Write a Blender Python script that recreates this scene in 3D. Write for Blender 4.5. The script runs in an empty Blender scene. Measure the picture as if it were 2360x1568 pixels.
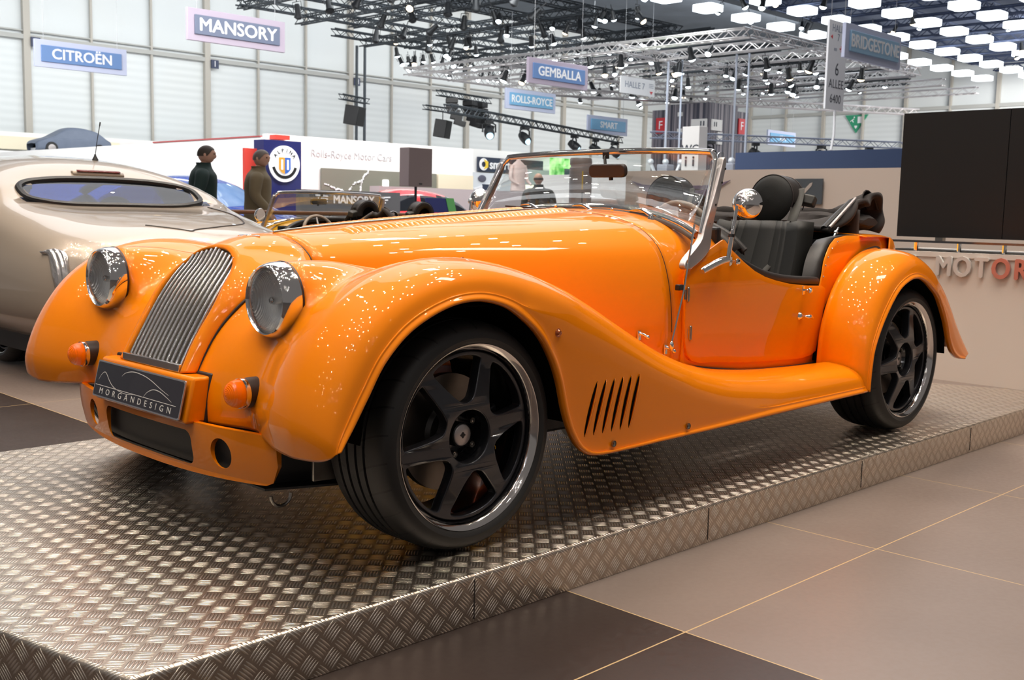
import bpy, bmesh, math, random
import numpy as np
from mathutils import Vector, Matrix, Euler
SC = bpy.context.scene
COL = SC.collection
PI = math.pi
random.seed(7)

# ------------------------------------------------------------------ camera
def cam_axes(yaw, pitch, roll):
    f = Vector((math.cos(yaw)*math.cos(pitch), math.sin(yaw)*math.cos(pitch), -math.sin(pitch)))
    r = f.cross(Vector((0, 0, 1))).normalized(); u = r.cross(f)
    c, s = math.cos(roll), math.sin(roll)
    return c*r + s*u, -s*r + c*u, f
cd = bpy.data.cameras.new('camera'); cam = bpy.data.objects.new('camera', cd); COL.objects.link(cam)
R_, U_, F_ = cam_axes(0.7809, 0.1180, 0.0225)
cam.matrix_world = Matrix(((R_.x, U_.x, -F_.x, -1.8789), (R_.y, U_.y, -F_.y, -2.8375), (R_.z, U_.z, -F_.z, 0.8811), (0, 0, 0, 1)))
cd.sensor_fit = 'HORIZONTAL'; cd.sensor_width = 36.0; cd.lens = 36.0*2504.1/2360.0
cd.clip_start = 0.05; cd.clip_end = 400
cd.dof.use_dof = True; cd.dof.focus_distance = 3.05; cd.dof.aperture_fstop = 11
SC.camera = cam

# ------------------------------------------------------------------ world, exposure
w = bpy.data.worlds.new('hall_air'); SC.world = w; w.use_nodes = True
wn = w.node_tree; wn.nodes.clear()
wo = wn.nodes.new('ShaderNodeOutputWorld'); wb = wn.nodes.new('ShaderNodeBackground')
wb.inputs[0].default_value = (0.86, 0.80, 0.78, 1); wb.inputs[1].default_value = 0.17
wn.links.new(wb.outputs[0], wo.inputs[0])
SC.view_settings.view_transform = 'Standard'; SC.view_settings.look = 'None'
SC.view_settings.exposure = 0.0; SC.view_settings.gamma = 1.0
SC.view_settings.use_curve_mapping = False
SC.cycles.use_denoising = True
SC.cycles.max_bounces = 6; SC.cycles.sample_clamp_indirect = 6.0
SC.cycles.caustics_reflective = False; SC.cycles.caustics_refractive = False
SC.cycles.transparent_max_bounces = 12

def area(name, loc, target, size, power, col, size_y=None):
    l = bpy.data.lights.new(name, 'AREA'); l.energy = power; l.color = col
    l.shape = 'RECTANGLE'; l.size = size; l.size_y = size_y or size
    o = bpy.data.objects.new(name, l); COL.objects.link(o); o.location = loc
    o.rotation_euler = (Vector(target)-Vector(loc)).to_track_quat('-Z', 'Y').to_euler()
    return o
# hall downlight, with unseen fill lamps added to brighten walls, ceiling and stands
area('back_wall_fill', (24, 33, 12.6), (24, 49, 4), 50, 3700, (0.93, 0.98, 1.0), 5)
area('hall_down_light', (20, 14, 12.7), (20, 14.01, 0), 34, 2600, (0.98, 0.98, 1.0), 18)
area('right_wall_fill', (50, 2, 9.4), (70, 22, 5), 14, 5500, (1.0, 0.98, 0.94), 4)
area('right_wall_fill', (58, 14, 9.4), (70, 34, 6), 12, 4200, (1.0, 0.98, 0.94), 4)
area('back_wall_fill', (46, 34, 12.9), (46, 49, 4), 30, 3000, (1.0, 0.99, 0.96), 4)
area('ceiling_fill', (24, 25, 11.0), (24, 25.01, 14), 44, 600, (0.90, 0.96, 1.0), 24)  # unseen uplight added to brighten the roof sheet
area('coachbuilder_stand_fill', (14.5, 14.5, 8.5), (15.5, 20.2, 1.6), 10, 1500, (1.0, 0.99, 0.96), 2)  # stand lamps added out of view to whiten the stand walls
area('badge_stand_fill', (5.5, 25, 9.0), (12.7, 28, 1.2), 14, 2100, (1.0, 1.0, 1.0), 3)
area('small_car_stand_fill', (27, 23.9, 9.2), (29, 26.2, 1.4), 10, 900, (0.97, 1.0, 1.0), 2)
area('far_plinth_fill', (20, 38, 12), (20, 45, 2.5), 16, 500, (1.0, 0.99, 0.95), 3)
area('partition_light', (4.5, 3.5, 7.5), (9.0, 2.5, 0.8), 1.2, 130, (1.0, 0.90, 0.80), 1)
# the stand's own ceiling spots, far above the cars
_r = random.Random(21)
for gx in range(13):
    for gy in range(8):
        l = bpy.data.lights.new('stand_spot', 'SPOT'); l.energy = 54; l.shadow_soft_size = 0.042; l.spot_size = math.radians(95); l.spot_blend = 0.6
        l.color = (1.0, 0.84, 0.66) if _r.random() < 0.6 else (1.0, 0.95, 0.90)
        o = bpy.data.objects.new('stand_spot', l); COL.objects.link(o)
        o.location = (-4.6+gx*.85+_r.uniform(-.35, .35), -2.7+gy*1.20+_r.uniform(-.5, .5), 6.0+_r.uniform(-.6, 1.0))
        o.rotation_euler = (_r.uniform(-.3, .3), _r.uniform(-.3, .3), 0)

for _ in range(64):   # bare lamp clusters under the hall roof ahead of the cars
    c_ = ((-9, -6), (-7, 1), (-12, 5), (-5, 6), (-14, -2), (-3, -9))[_ % 6]
    l = bpy.data.lights.new('hall_lamp', 'POINT'); l.energy = 11; l.shadow_soft_size = 0.040; l.color = (1.0, 0.95, 0.90)
    o = bpy.data.objects.new('hall_lamp', l); COL.objects.link(o)
    o.location = (c_[0]+_r.gauss(0, 1.5), c_[1]+_r.gauss(0, 1.7), 6.6+_r.uniform(-1.4, 1.6))
area('counter_fill', (3.0, -2.0, 6.0), (4.95, -.6, .2), 2.0, 70, (1.0, 0.9, 0.8), .6)  # unseen lamp added to brighten the counter front

# ------------------------------------------------------------------ materials
MATS = {}
def mat(name, base=(0.8, 0.8, 0.8), rough=0.5, metal=0.0, coat=0.0, coat_rough=0.03, emit=None, estr=0.0, alpha=None, trans=0.0, ior=1.5, spec=0.5, sheen=0.0):
    if name in MATS: return MATS[name]
    m = bpy.data.materials.new(name); m.use_nodes = True
    p = m.node_tree.nodes['Principled BSDF']
    p.inputs['Base Color'].default_value = (*base, 1); p.inputs['Roughness'].default_value = rough
    p.inputs['Metallic'].default_value = metal; p.inputs['Coat Weight'].default_value = coat
    p.inputs['Coat Roughness'].default_value = coat_rough; p.inputs['IOR'].default_value = ior
    p.inputs['Specular IOR Level'].default_value = spec; p.inputs['Sheen Weight'].default_value = sheen
    if emit: p.inputs['Emission Color'].default_value = (*emit, 1); p.inputs['Emission Strength'].default_value = estr
    if trans: p.inputs['Transmission Weight'].default_value = trans
    MATS[name] = m
    return m
def nodes(m): return m.node_tree.nodes, m.node_tree.links, m.node_tree.nodes['Principled BSDF']
def noisy(m, c2, scale=8.0, amt=0.5, rough2=None, bump=0.0, bscale=None):
    """mix a second tone in by noise, optional fine bump"""
    n, l, p = nodes(m)
    tc = n.new('ShaderNodeTexCoord'); nt = n.new('ShaderNodeTexNoise'); nt.inputs['Scale'].default_value = scale; nt.inputs['Detail'].default_value = 4
    l.new(tc.outputs['Object'], nt.inputs['Vector'])
    mx = n.new('ShaderNodeMix'); mx.data_type = 'RGBA'
    mp = n.new('ShaderNodeMath'); mp.operation = 'MULTIPLY'; mp.inputs[1].default_value = amt
    l.new(nt.outputs['Fac'], mp.inputs[0]); l.new(mp.outputs[0], mx.inputs['Factor'])
    mx.inputs['A'].default_value = p.inputs['Base Color'].default_value[:]; mx.inputs['B'].default_value = (*c2, 1)
    l.new(mx.outputs['Result'], p.inputs['Base Color'])
    if bump:
        nb = n.new('ShaderNodeTexNoise'); nb.inputs['Scale'].default_value = bscale or scale*8; l.new(tc.outputs['Object'], nb.inputs['Vector'])
        b = n.new('ShaderNodeBump'); b.inputs['Strength'].default_value = bump; b.inputs['Distance'].default_value = 0.002
        l.new(nb.outputs['Fac'], b.inputs['Height']); l.new(b.outputs['Normal'], p.inputs['Normal'])
    return m
ORANGE = mat('orange_paint', (0.95, 0.25, 0.0005), 0.42, 0.0, 0.85, 0.004, spec=0.08)
YELLOW = mat('yellow_paint', (0.85, 0.42, 0.01), 0.40, 0.0, 1.0, 0.01, spec=0.2)
CREAM = mat('pale_champagne_paint', (0.46, 0.38, 0.30), 0.30, 0.25, 1.0, 0.03)
CHROME = mat('chrome', (0.86, 0.84, 0.82), 0.06, 1.0)
SATIN = mat('satin_aluminium', (0.55, 0.51, 0.50), 0.38, 0.9)
STEEL = noisy(mat('steel', (0.45, 0.42, 0.38), 0.3, 1.0), (0.3, 0.28, 0.25), 30)
RUBBER = noisy(mat('rubber', (0.012, 0.012, 0.013), 0.55), (0.03, 0.028, 0.026), 25, 0.6)
BLACK = mat('black_plastic', (0.008, 0.008, 0.009), 0.45)
VOID = mat('dark_cavity', (0.003, 0.003, 0.003), 0.9, spec=0.05)
PIPING = mat('black_piping', (0.02, 0.012, 0.01), 0.5)
LEATHER = noisy(mat('black_leather', (0.016, 0.013, 0.012), 0.42), (0.032, 0.026, 0.023), 12, 0.5, bump=0.25, bscale=500)
SEATC = noisy(mat('seat_leather', (0.009, 0.0092, 0.0085), 0.5, spec=0.3), (0.016, 0.0155, 0.013), 9, 0.5, bump=0.2, bscale=450)
CANVAS = noisy(mat('black_canvas', (0.016, 0.013, 0.012), 0.85, sheen=0.05), (0.04, 0.03, 0.027), 14, 0.6, bump=0.4, bscale=300)
ANTHRA = noisy(mat('anthracite_alloy', (0.035, 0.036, 0.042), 0.3, 0.6, 0.6, 0.06), (0.06, 0.06, 0.07), 60, 0.3)
LIP = mat('polished_rim', (0.80, 0.76, 0.72), 0.10, 1.0)
BARREL = mat('black_barrel', (0.012, 0.012, 0.014), 0.16, 0.3, 1.0, 0.05)
DISC = noisy(mat('brake_disc_steel', (0.22, 0.19, 0.16), 0.35, 0.9), (0.12, 0.1, 0.08), 40)
AMBER = mat('amber_lens', (0.85, 0.13, 0.0), 0.3, 0, 0.7, 0.0, emit=(1.0, 0.18, 0.0), estr=0.16, spec=0.0)  # weak emission put in so the lens looks translucent
GBAR = mat('grille_bar_steel', (0.80, 0.77, 0.74), 0.17, 1.0)
REFLECT = mat('lamp_reflector', (0.97, 0.96, 0.95), 0.18, 0.45)

def mix_glass(name, tint, fac, rough=0.0, glosscol=(1, 1, 1)):
    """thin clear sheet: mostly see-through with a surface reflection"""
    m = bpy.data.materials.new(name); m.use_nodes = True; n = m.node_tree.nodes; l = m.node_tree.links; n.clear()
    o = n.new('ShaderNodeOutputMaterial'); t = n.new('ShaderNodeBsdfTransparent'); g = n.new('ShaderNodeBsdfGlossy')
    t.inputs[0].default_value = (*tint, 1); g.inputs['Roughness'].default_value = rough; g.inputs[0].default_value = (*glosscol, 1)
    fr = n.new('ShaderNodeFresnel'); fr.inputs[0].default_value = 1.45
    mu = n.new('ShaderNodeMath'); mu.operation = 'MULTIPLY_ADD'; mu.inputs[1].default_value = fac; mu.inputs[2].default_value = 0.0
    mx = n.new('ShaderNodeMixShader'); l.new(fr.outputs[0], mu.inputs[0]); l.new(mu.outputs[0], mx.inputs[0])
    l.new(t.outputs[0], mx.inputs[1]); l.new(g.outputs[0], mx.inputs[2]); l.new(mx.outputs[0], o.inputs[0])
    MATS[name] = m
    return m
GLASS = mix_glass('clear_glass', (0.95, 0.965, 0.96), 0.32)
LENSGLASS = mix_glass('lamp_glass', (0.95, 0.97, 0.98), 0.8, 0.03)

# fluted glass look of the headlamp reflector
def flutes():
    m = REFLECT; n, l, p = nodes(m)
    tc = n.new('ShaderNodeTexCoord'); sp = n.new('ShaderNodeSeparateXYZ'); l.new(tc.outputs['Object'], sp.inputs[0])
    wv = n.new('ShaderNodeMath'); wv.operation = 'MULTIPLY'; wv.inputs[1].default_value = 1300; l.new(sp.outputs['Y'], wv.inputs[0])
    sn = n.new('ShaderNodeMath'); sn.operation = 'SINE'; l.new(wv.outputs[0], sn.inputs[0])
    b = n.new('ShaderNodeBump'); b.inputs['Strength'].default_value = 0.35; b.inputs['Distance'].default_value = 0.003
    l.new(sn.outputs[0], b.inputs['Height']); l.new(b.outputs['Normal'], p.inputs['Normal'])
flutes()
def rings():
    n, l, p = nodes(AMBER)
    tc = n.new('ShaderNodeTexCoord'); wv = n.new('ShaderNodeTexWave'); wv.wave_type = 'RINGS'; wv.rings_direction = 'X'; wv.inputs['Scale'].default_value = 75; wv.inputs['Distortion'].default_value = .5
    l.new(tc.outputs['Object'], wv.inputs['Vector'])
    b = n.new('ShaderNodeBump'); b.inputs['Strength'].default_value = 0.5; b.inputs['Distance'].default_value = 0.002
    l.new(wv.outputs['Fac'], b.inputs['Height']); l.new(b.outputs['Normal'], p.inputs['Normal'])
rings()

# ------------------------------------------------------------------ mesh helpers
def cr(pts, n=6, closed=False):
    """Catmull-Rom through pts (k,d) -> dense array"""
    P = np.array(pts, float); k = len(P); out = []
    rng = range(k if closed else k-1)
    for i in rng:
        if closed: p0, p1, p2, p3 = P[(i-1) % k], P[i], P[(i+1) % k], P[(i+2) % k]
        else: p0, p1, p2, p3 = P[max(i-1, 0)], P[i], P[i+1], P[min(i+2, k-1)]
        for j in range(n):
            t = j/n
            out.append(0.5*((2*p1)+(-p0+p2)*t+(2*p0-5*p1+4*p2-p3)*t*t+(-p0+3*p1-3*p2+p3)*t**3))
    if not closed: out.append(P[-1])
    return np.array(out)
def lerp(a, b, t): return a+(b-a)*t
def interp(x, xs, ys): return float(np.interp(x, xs, ys))

class MB:
    def __init__(s): s.v = []; s.f = []; s.m = []; s.mi = 0
    def add(s, vs, fs):
        b = len(s.v); s.v.extend([tuple(float(c) for c in v) for v in vs])
        for f in fs: s.f.append(tuple(i+b for i in f)); s.m.append(s.mi)
        return s
    def box(s, c, d, rot=None):
        x, y, z = d[0]/2, d[1]/2, d[2]/2
        vs = [Vector((a*x, b*y, e*z)) for e in (-1, 1) for b in (-1, 1) for a in (-1, 1)]
        if rot is not None:
            R = rot if isinstance(rot, Matrix) else Euler(rot).to_matrix()
            vs = [R @ v for v in vs]
        vs = [v+Vector(c) for v in vs]
        return s.add(vs, [(0, 2, 3, 1), (4, 5, 7, 6), (0, 1, 5, 4), (2, 6, 7, 3), (0, 4, 6, 2), (1, 3, 7, 5)])
    def grid(s, G, cu=False, cv=False):
        G = np.asarray(G, float); a, b = G.shape[:2]; fs = []
        for i in range(a if cu else a-1):
            for j in range(b if cv else b-1):
                i2, j2 = (i+1) % a, (j+1) % b
                fs.append((i*b+j, i*b+j2, i2*b+j2, i2*b+j))
        return s.add(G.reshape(-1, 3), fs)
    def tube(s, pts, r, n=8, closed=False, cap=True, sub=0, squash=None):
        P = np.array(pts, float)
        if sub: 
            if isinstance(r, (list, tuple, np.ndarray)): Pr = cr(np.c_[P, np.array(r)], sub, closed); P = Pr[:, :3]; r = Pr[:, 3]
            else: P = cr(P, sub, closed)
        k = len(P); rr = np.full(k, r) if np.isscalar(r) else np.array(r)
        T = np.zeros_like(P)
        for i in range(k):
            a = P[(i-1) % k] if (closed or i > 0) else P[i]; b = P[(i+1) % k] if (closed or i < k-1) else P[i]
            t = b-a; T[i] = t/(np.linalg.norm(t)+1e-12)
        u = np.cross(T[0], [0, 0, 1.0]);
        if np.linalg.norm(u) < 0.1: u = np.cross(T[0], [0, 1.0, 0])
        rings = []
        for i in range(k):
            u = u-T[i]*np.dot(u, T[i]); u /= np.linalg.norm(u)+1e-12; w_ = np.cross(T[i], u)
            sq = squash if squash else 1.0
            rings.append([P[i]+rr[i]*(u*math.cos(a)+w_*sq*math.sin(a)) for a in np.linspace(0, 2*PI, n, endpoint=False)])
        b0 = len(s.v); s.grid(rings, cu=closed, cv=True)
        if cap and not closed:
            s.f.append(tuple(b0+j for j in range(n))[::-1]); s.m.append(s.mi)
            s.f.append(tuple(b0+(k-1)*n+j for j in range(n))); s.m.append(s.mi)
        return s
    def lathe(s, prof, n=32, origin=(0, 0, 0), axis='y', closed=False, rot=None):
        """prof (radius, along-axis); axis direction x,y,z"""
        rings = []
        for r, h in prof:
            ring = []
            for a in np.linspace(0, 2*PI, n, endpoint=False):
                c, q = r*math.cos(a), r*math.sin(a)
                v = {'x': (h, c, q), 'y': (c, h, q), 'z': (c, q, h)}[axis]
                if rot is not None: v = rot @ Vector(v)
                ring.append((v[0]+origin[0], v[1]+origin[1], v[2]+origin[2]))
            rings.append(ring)
        s.grid(rings, cu=closed, cv=True)
        return s
    def prism(s, poly, axis, a, b):
        """poly 2D extruded along axis between a and b; 2D coords are the remaining axes in order"""
        n = len(poly)
        def p3(q, h): return {'x': (h, q[0], q[1]), 'y': (q[0], h, q[1]), 'z': (q[0], q[1], h)}[axis]
        vs = [p3(q, a) for q in poly]+[p3(q, b) for q in poly]
        fs = [tuple(range(n))[::-1], tuple(range(n, 2*n))]+[(i, (i+1) % n, n+(i+1) % n, n+i) for i in range(n)]
        return s.add(vs, fs)
    def sphere(s, c, r, nu=16, nv=10, sc=(1, 1, 1)):
        prof = [(max(1e-4, math.sin(t)), -math.cos(t)) for t in np.linspace(0, PI, nv)]
        G = [[(c[0]+r*sc[0]*pr*math.cos(a), c[1]+r*sc[1]*pr*math.sin(a), c[2]+r*sc[2]*h) for a in np.linspace(0, 2*PI, nu, endpoint=False)] for pr, h in prof]
        return s.grid(G, cv=True)
    def build(s, name, mt, parent=None, smooth=True, bevel=0, bseg=2, solid=0, offset=-1, loc=None, autos=40, weld=False, sub=0):
        me = bpy.data.meshes.new(name); me.from_pydata(s.v, [], s.f)
        mts = mt if isinstance(mt, (list, tuple)) else [mt]
        for q in mts: me.materials.append(q)
        if len(mts) > 1: me.polygons.foreach_set('material_index', s.m)
        bm = bmesh.new(); bm.from_mesh(me)
        if weld: bmesh.ops.remove_doubles(bm, verts=bm.verts, dist=1e-5)
        bmesh.ops.recalc_face_normals(bm, faces=bm.faces)
        bm.to_mesh(me); bm.free()
        if smooth:
            me.polygons.foreach_set('use_smooth', [True]*len(me.polygons))
            if autos < 180: me.set_sharp_from_angle(angle=math.radians(autos))
        o = bpy.data.objects.new(name, me); COL.objects.link(o)
        if parent: o.parent = parent
        if loc: o.location = loc
        if solid: md = o.modifiers.new('s', 'SOLIDIFY'); md.thickness = solid; md.offset = offset
        if bevel: md = o.modifiers.new('b', 'BEVEL'); md.width = bevel; md.segments = bseg; md.limit_method = 'ANGLE'; md.harden_normals = False
        if sub: md = o.modifiers.new('u', 'SUBSURF'); md.levels = sub; md.render_levels = sub
        return o
def thing(name, label, cat, loc=(0, 0, 0), rz=0, group=None):
    o = bpy.data.objects.new(name, None); COL.objects.link(o); o.empty_display_size = 0.1
    o.location = loc; o.rotation_euler = (0, 0, rz); return tag(o, label, cat, group)
def tag(o, label, cat, group=None):
    o['label'] = label; o['category'] = cat
    if group: o['group'] = group
    return o
def struct(o): o['kind'] = 'structure'; return o
def dup_tree(root, loc, rz=None, label=None, group=None, swap=None):
    r = root.copy(); COL.objects.link(r); r.location = loc
    if rz is not None: r.rotation_euler = (0, 0, rz)
    if label: r['label'] = label
    if group: r['group'] = group
    def rec(a, b, d):
        for ch in list(a.children):
            c = ch.copy(); COL.objects.link(c); c.parent = b
            if swap:
                for i, sl in enumerate(c.material_slots):
                    mm = sl.material
                    if mm and mm in swap: sl.link = "OBJECT"; sl.material = swap[mm]
            rec(ch, c, d+1)
    rec(root, r, 0)
    return r
def baked(ob):
    """evaluated mesh of a temporary object (curve, text, modifiers)"""
    dg = bpy.context.evaluated_depsgraph_get(); dg.update()
    me = bpy.data.meshes.new_from_object(ob.evaluated_get(dg)); return me
def text_obj(name, body, size, mt, M, parent=None, extrude=0.002, bold=0.0, align='CENTER', spacing=1.0, sx=1.0, valign='CENTER'):
    c = bpy.data.curves.new(name+'_c', 'FONT'); c.body = body; c.size = size; c.extrude = extrude
    c.align_x = align; c.align_y = valign; c.space_character = spacing; c.resolution_u = 3
    t = bpy.data.objects.new(name+'_t', c); COL.objects.link(t)
    me = baked(t); bpy.data.objects.remove(t); bpy.data.curves.remove(c)
    me.transform(Matrix.Diagonal((sx, 1, 1, 1)))
    if bold:   # heavier strokes: the outline repeated at small offsets
        bb = bmesh.new()
        for q, (dx, dy) in enumerate(((0, 0), (bold*1.3, 0), (-bold*1.3, 0), (0, bold), (0, -bold))):
            m2 = me.copy(); m2.transform(Matrix.Translation((dx, dy, q*extrude*.03))); bb.from_mesh(m2); bpy.data.meshes.remove(m2)
        bb.to_mesh(me); bb.free()
    me.transform(M)
    me.materials.clear(); me.materials.append(mt)
    o = bpy.data.objects.new(name, me); COL.objects.link(o)
    if parent: o.parent = parent
    return o
def frame_m(origin, xdir, ydir):
    x = Vector(xdir).normalized(); y = Vector(ydir); y = (y-x*y.dot(x)).normalized(); z = x.cross(y)
    return Matrix(((x.x, y.x, z.x, origin[0]), (x.y, y.y, z.y, origin[1]), (x.z, y.z, z.z, origin[2]), (0, 0, 0, 1)))
def boolean(ob, cutters):
    for c in cutters:
        md = ob.modifiers.new('c', 'BOOLEAN'); md.object = c; md.operation = 'DIFFERENCE'; md.solver = 'EXACT'
    me = baked(ob); ob.modifiers.clear(); ob.data = me
    for c in cutters: bpy.data.objects.remove(c)
    return ob
def rrect(w_, h, r, n=5, cx=0, cy=0):
    out = []
    for sx, sy, a0 in ((1, 1, 0), (-1, 1, PI/2), (-1, -1, PI), (1, -1, 1.5*PI)):
        for k in range(n+1):
            a = a0+k/n*PI/2; out.append((cx+sx*(w_/2-r)+r*math.cos(a), cy+sy*(h/2-r)+r*math.sin(a)))
    return out
# ------------------------------------------------------------------ floor
FZ = -0.12
def floor_mat():
    m = mat('stand_floor_tiles', (0.2, 0.16, 0.14), 0.34); n, l, p = nodes(m)
    g = n.new('ShaderNodeNewGeometry'); sp = n.new('ShaderNodeSeparateXYZ'); l.new(g.outputs['Position'], sp.inputs[0])
    def M(op, a, b=None, c=None):
        q = n.new('ShaderNodeMath'); q.operation = op
        for i, v in enumerate((a, b, c)):
            if v is None: continue
            if isinstance(v, (int, float)): q.inputs[i].default_value = v
            else: l.new(v, q.inputs[i])
        return q.outputs[0]
    P = 0.988
    def joint(s, off):
        f = M('FRACT', M('DIVIDE', M('SUBTRACT', s, off), P))
        return M('MINIMUM', f, M('SUBTRACT', 1.0, f))
    jx = joint(sp.outputs[0], 0.221); jy = joint(sp.outputs[1], -1.368)
    line = M('LESS_THAN', M('MINIMUM', jx, jy), 0.0021)
    inner = M('LESS_THAN', M('MINIMUM', jx, jy), 0.0042)
    dark = M('LESS_THAN', sp.outputs[0], 0.221)
    nt = n.new('ShaderNodeTexNoise'); nt.inputs['Scale'].default_value = 2.2; nt.inputs['Detail'].default_value = 6; l.new(g.outputs['Position'], nt.inputs['Vector'])
    nf = n.new('ShaderNodeTexNoise'); nf.inputs['Scale'].default_value = 60; nf.inputs['Detail'].default_value = 3; l.new(g.outputs['Position'], nf.inputs['Vector'])
    r1 = n.new('ShaderNodeMix'); r1.data_type = 'RGBA'; r1.inputs['A'].default_value = (0.18, 0.137, 0.115, 1); r1.inputs['B'].default_value = (0.26, 0.205, 0.178, 1)
    l.new(nt.outputs['Fac'], r1.inputs['Factor'])
    r2 = n.new('ShaderNodeMix'); r2.data_type = 'RGBA'; r2.inputs['A'].default_value = (0.022, 0.014, 0.012, 1); r2.inputs['B'].default_value = (0.05, 0.034, 0.028, 1)
    l.new(nt.outputs['Fac'], r2.inputs['Factor'])
    r3 = n.new('ShaderNodeMix'); r3.data_type = 'RGBA'; l.new(dark, r3.inputs['Factor']); l.new(r1.outputs['Result'], r3.inputs['A']); l.new(r2.outputs['Result'], r3.inputs['B'])
    r4 = n.new('ShaderNodeMix'); r4.data_type = 'RGBA'; l.new(line, r4.inputs['Factor']); l.new(r3.outputs['Result'], r4.inputs['A']); r4.inputs['B'].default_value = (0.55, 0.38, 0.19, 1)
    l.new(r4.outputs['Result'], p.inputs['Base Color'])
    ro = n.new('ShaderNodeMapRange'); ro.inputs['To Min'].default_value = 0.26; ro.inputs['To Max'].default_value = 0.42; l.new(nf.outputs['Fac'], ro.inputs['Value'])
    l.new(ro.outputs[0], p.inputs['Roughness'])
    return m
b = MB(); b.add([(-12, -14, FZ), (26, -14, FZ), (26, 8.5, FZ), (-12, 8.5, FZ)], [(0, 1, 2, 3)])
struct(b.build('floor', floor_mat(), smooth=False))
HALLFLOOR = noisy(mat('hall_carpet', (0.33, 0.31, 0.32), 0.45), (0.45, 0.42, 0.42), 3)
b = MB(); b.add([(-30, 8.5, FZ), (80, 8.5, FZ), (80, 60, FZ), (-30, 60, FZ)], [(0, 1, 2, 3)]); b.add([(26, -30, FZ), (80, -30, FZ), (80, 8.5, FZ), (26, 8.5, FZ)], [(0, 1, 2, 3)])
struct(b.build('hall_floor', HALLFLOOR, smooth=False))

# ------------------------------------------------------------------ tread plate platform
def tread_mat(name, plane, cell=0.0424):
    m = mat(name, (0.60, 0.52, 0.44), 0.27, 1.0); n, l, p = nodes(m)
    tc = n.new('ShaderNodeTexCoord'); sp = n.new('ShaderNodeSeparateXYZ'); l.new(tc.outputs['Object'], sp.inputs[0])
    def M(op, a, b=None, c=None):
        q = n.new('ShaderNodeMath'); q.operation = op
        for i, v in enumerate((a, b, c)):
            if v is None: continue
            if isinstance(v, (int, float)): q.inputs[i].default_value = v
            else: l.new(v, q.inputs[i])
        return q.outputs[0]
    X = sp.outputs['XYZ'.index(plane[0])]; Y = sp.outputs['XYZ'.index(plane[1])]
    k = 1/(math.sqrt(2)*cell)
    u = M('MULTIPLY', M('ADD', X, Y), k); v = M('MULTIPLY', M('SUBTRACT', X, Y), k)
    par = M('MODULO', M('ABSOLUTE', M('ADD', M('FLOOR', u), M('FLOOR', v))), 2.0)
    par = M('GREATER_THAN', par, 0.5)
    fu = M('SUBTRACT', M('FRACT', u), 0.5); fv = M('SUBTRACT', M('FRACT', v), 0.5)
    # swap by parity: a along bar, b across bars
    inv = M('SUBTRACT', 1.0, par)
    a = M('ADD', M('MULTIPLY', fu, par), M('MULTIPLY', fv, inv))
    bb = M('ADD', M('MULTIPLY', fv, par), M('MULTIPLY', fu, inv))
    cell_i = M('MULTIPLY', bb, 5.6)
    fr = M('SUBTRACT', M('FRACT', M('ADD', cell_i, 0.5)), 0.5)
    inr = M('LESS_THAN', M('ABSOLUTE', cell_i), 2.5)
    alen = M('SUBTRACT', 1.0, M('POWER', M('ABSOLUTE', M('DIVIDE', a, 0.46)), 2.0))
    h = M('SUBTRACT', alen, M('POWER', M('MULTIPLY', M('ABSOLUTE', fr), 2.6), 2.0))
    h = M('MAXIMUM', h, 0.0); h = M('POWER', h, 0.6); h = M('MULTIPLY', h, inr)
    bp = n.new('ShaderNodeBump'); bp.inputs['Strength'].default_value = 1.0; bp.inputs['Distance'].default_value = 0.0016
    l.new(h, bp.inputs['Height']); l.new(bp.outputs['Normal'], p.inputs['Normal'])
    ns = n.new('ShaderNodeTexNoise'); ns.inputs['Scale'].default_value = 3.0; ns.inputs['Detail'].default_value = 8; l.new(tc.outputs['Object'], ns.inputs['Vector'])
    nf = n.new('ShaderNodeTexNoise'); nf.inputs['Scale'].default_value = 90; l.new(tc.outputs['Object'], nf.inputs['Vector'])
    # raised bars mixed to a brighter tone than the flat plate
    mx = n.new('ShaderNodeMix'); mx.data_type = 'RGBA'; mx.inputs['A'].default_value = (0.56, 0.48, 0.395, 1); mx.inputs['B'].default_value = (0.92, 0.84, 0.74, 1)
    l.new(M('MINIMUM', h, 1.0), mx.inputs['Factor']); 
    m2 = n.new('ShaderNodeMix'); m2.data_type = 'RGBA'; m2.blend_type = 'MULTIPLY'; m2.inputs['Factor'].default_value = 0.5
    l.new(mx.outputs['Result'], m2.inputs['A']); l.new(ns.outputs['Color'], m2.inputs['B']); 
    l.new(mx.outputs['Result'], p.inputs['Base Color'])
    ro = n.new('ShaderNodeMapRange'); ro.inputs['To Min'].default_value = 0.24; ro.inputs['To Max'].default_value = 0.40
    l.new(M('MULTIPLY', M('ADD', ns.outputs['Fac'], nf.outputs['Fac']), 0.5), ro.inputs['Value']); l.new(ro.outputs[0], p.inputs['Roughness'])
    return m
plat = thing('display_platform', 'low aluminium tread-plate platform under the orange roadster', 'platform', (0, 0, FZ))
TT = tread_mat('tread_plate_top', 'XY'); TS = tread_mat('tread_plate_side', 'XZ'); TL = tread_mat('tread_plate_end', 'YZ')
corners = [(-1.0, -0.985), (4.15, -0.985), (3.45, 1.08), (-1.45, 1.08)]
H = 0.12
b = MB(); vs = []
r = 0.012
cen = np.mean(corners, 0)
def inset(c, d):  # shift a corner inward
    i = corners.index(c); p = np.array(c); a = np.array(corners[i-1]); e = np.array(corners[(i+1) % 4])
    u = (a-p)/np.linalg.norm(a-p); v = (e-p)/np.linalg.norm(e-p); return p+(u+v)*d
top = [inset(c, r) for c in corners]
b.add([(p[0], p[1], H) for p in top], [(0, 1, 2, 3)])
b.build('deck', TT, plat, smooth=False)
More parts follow.
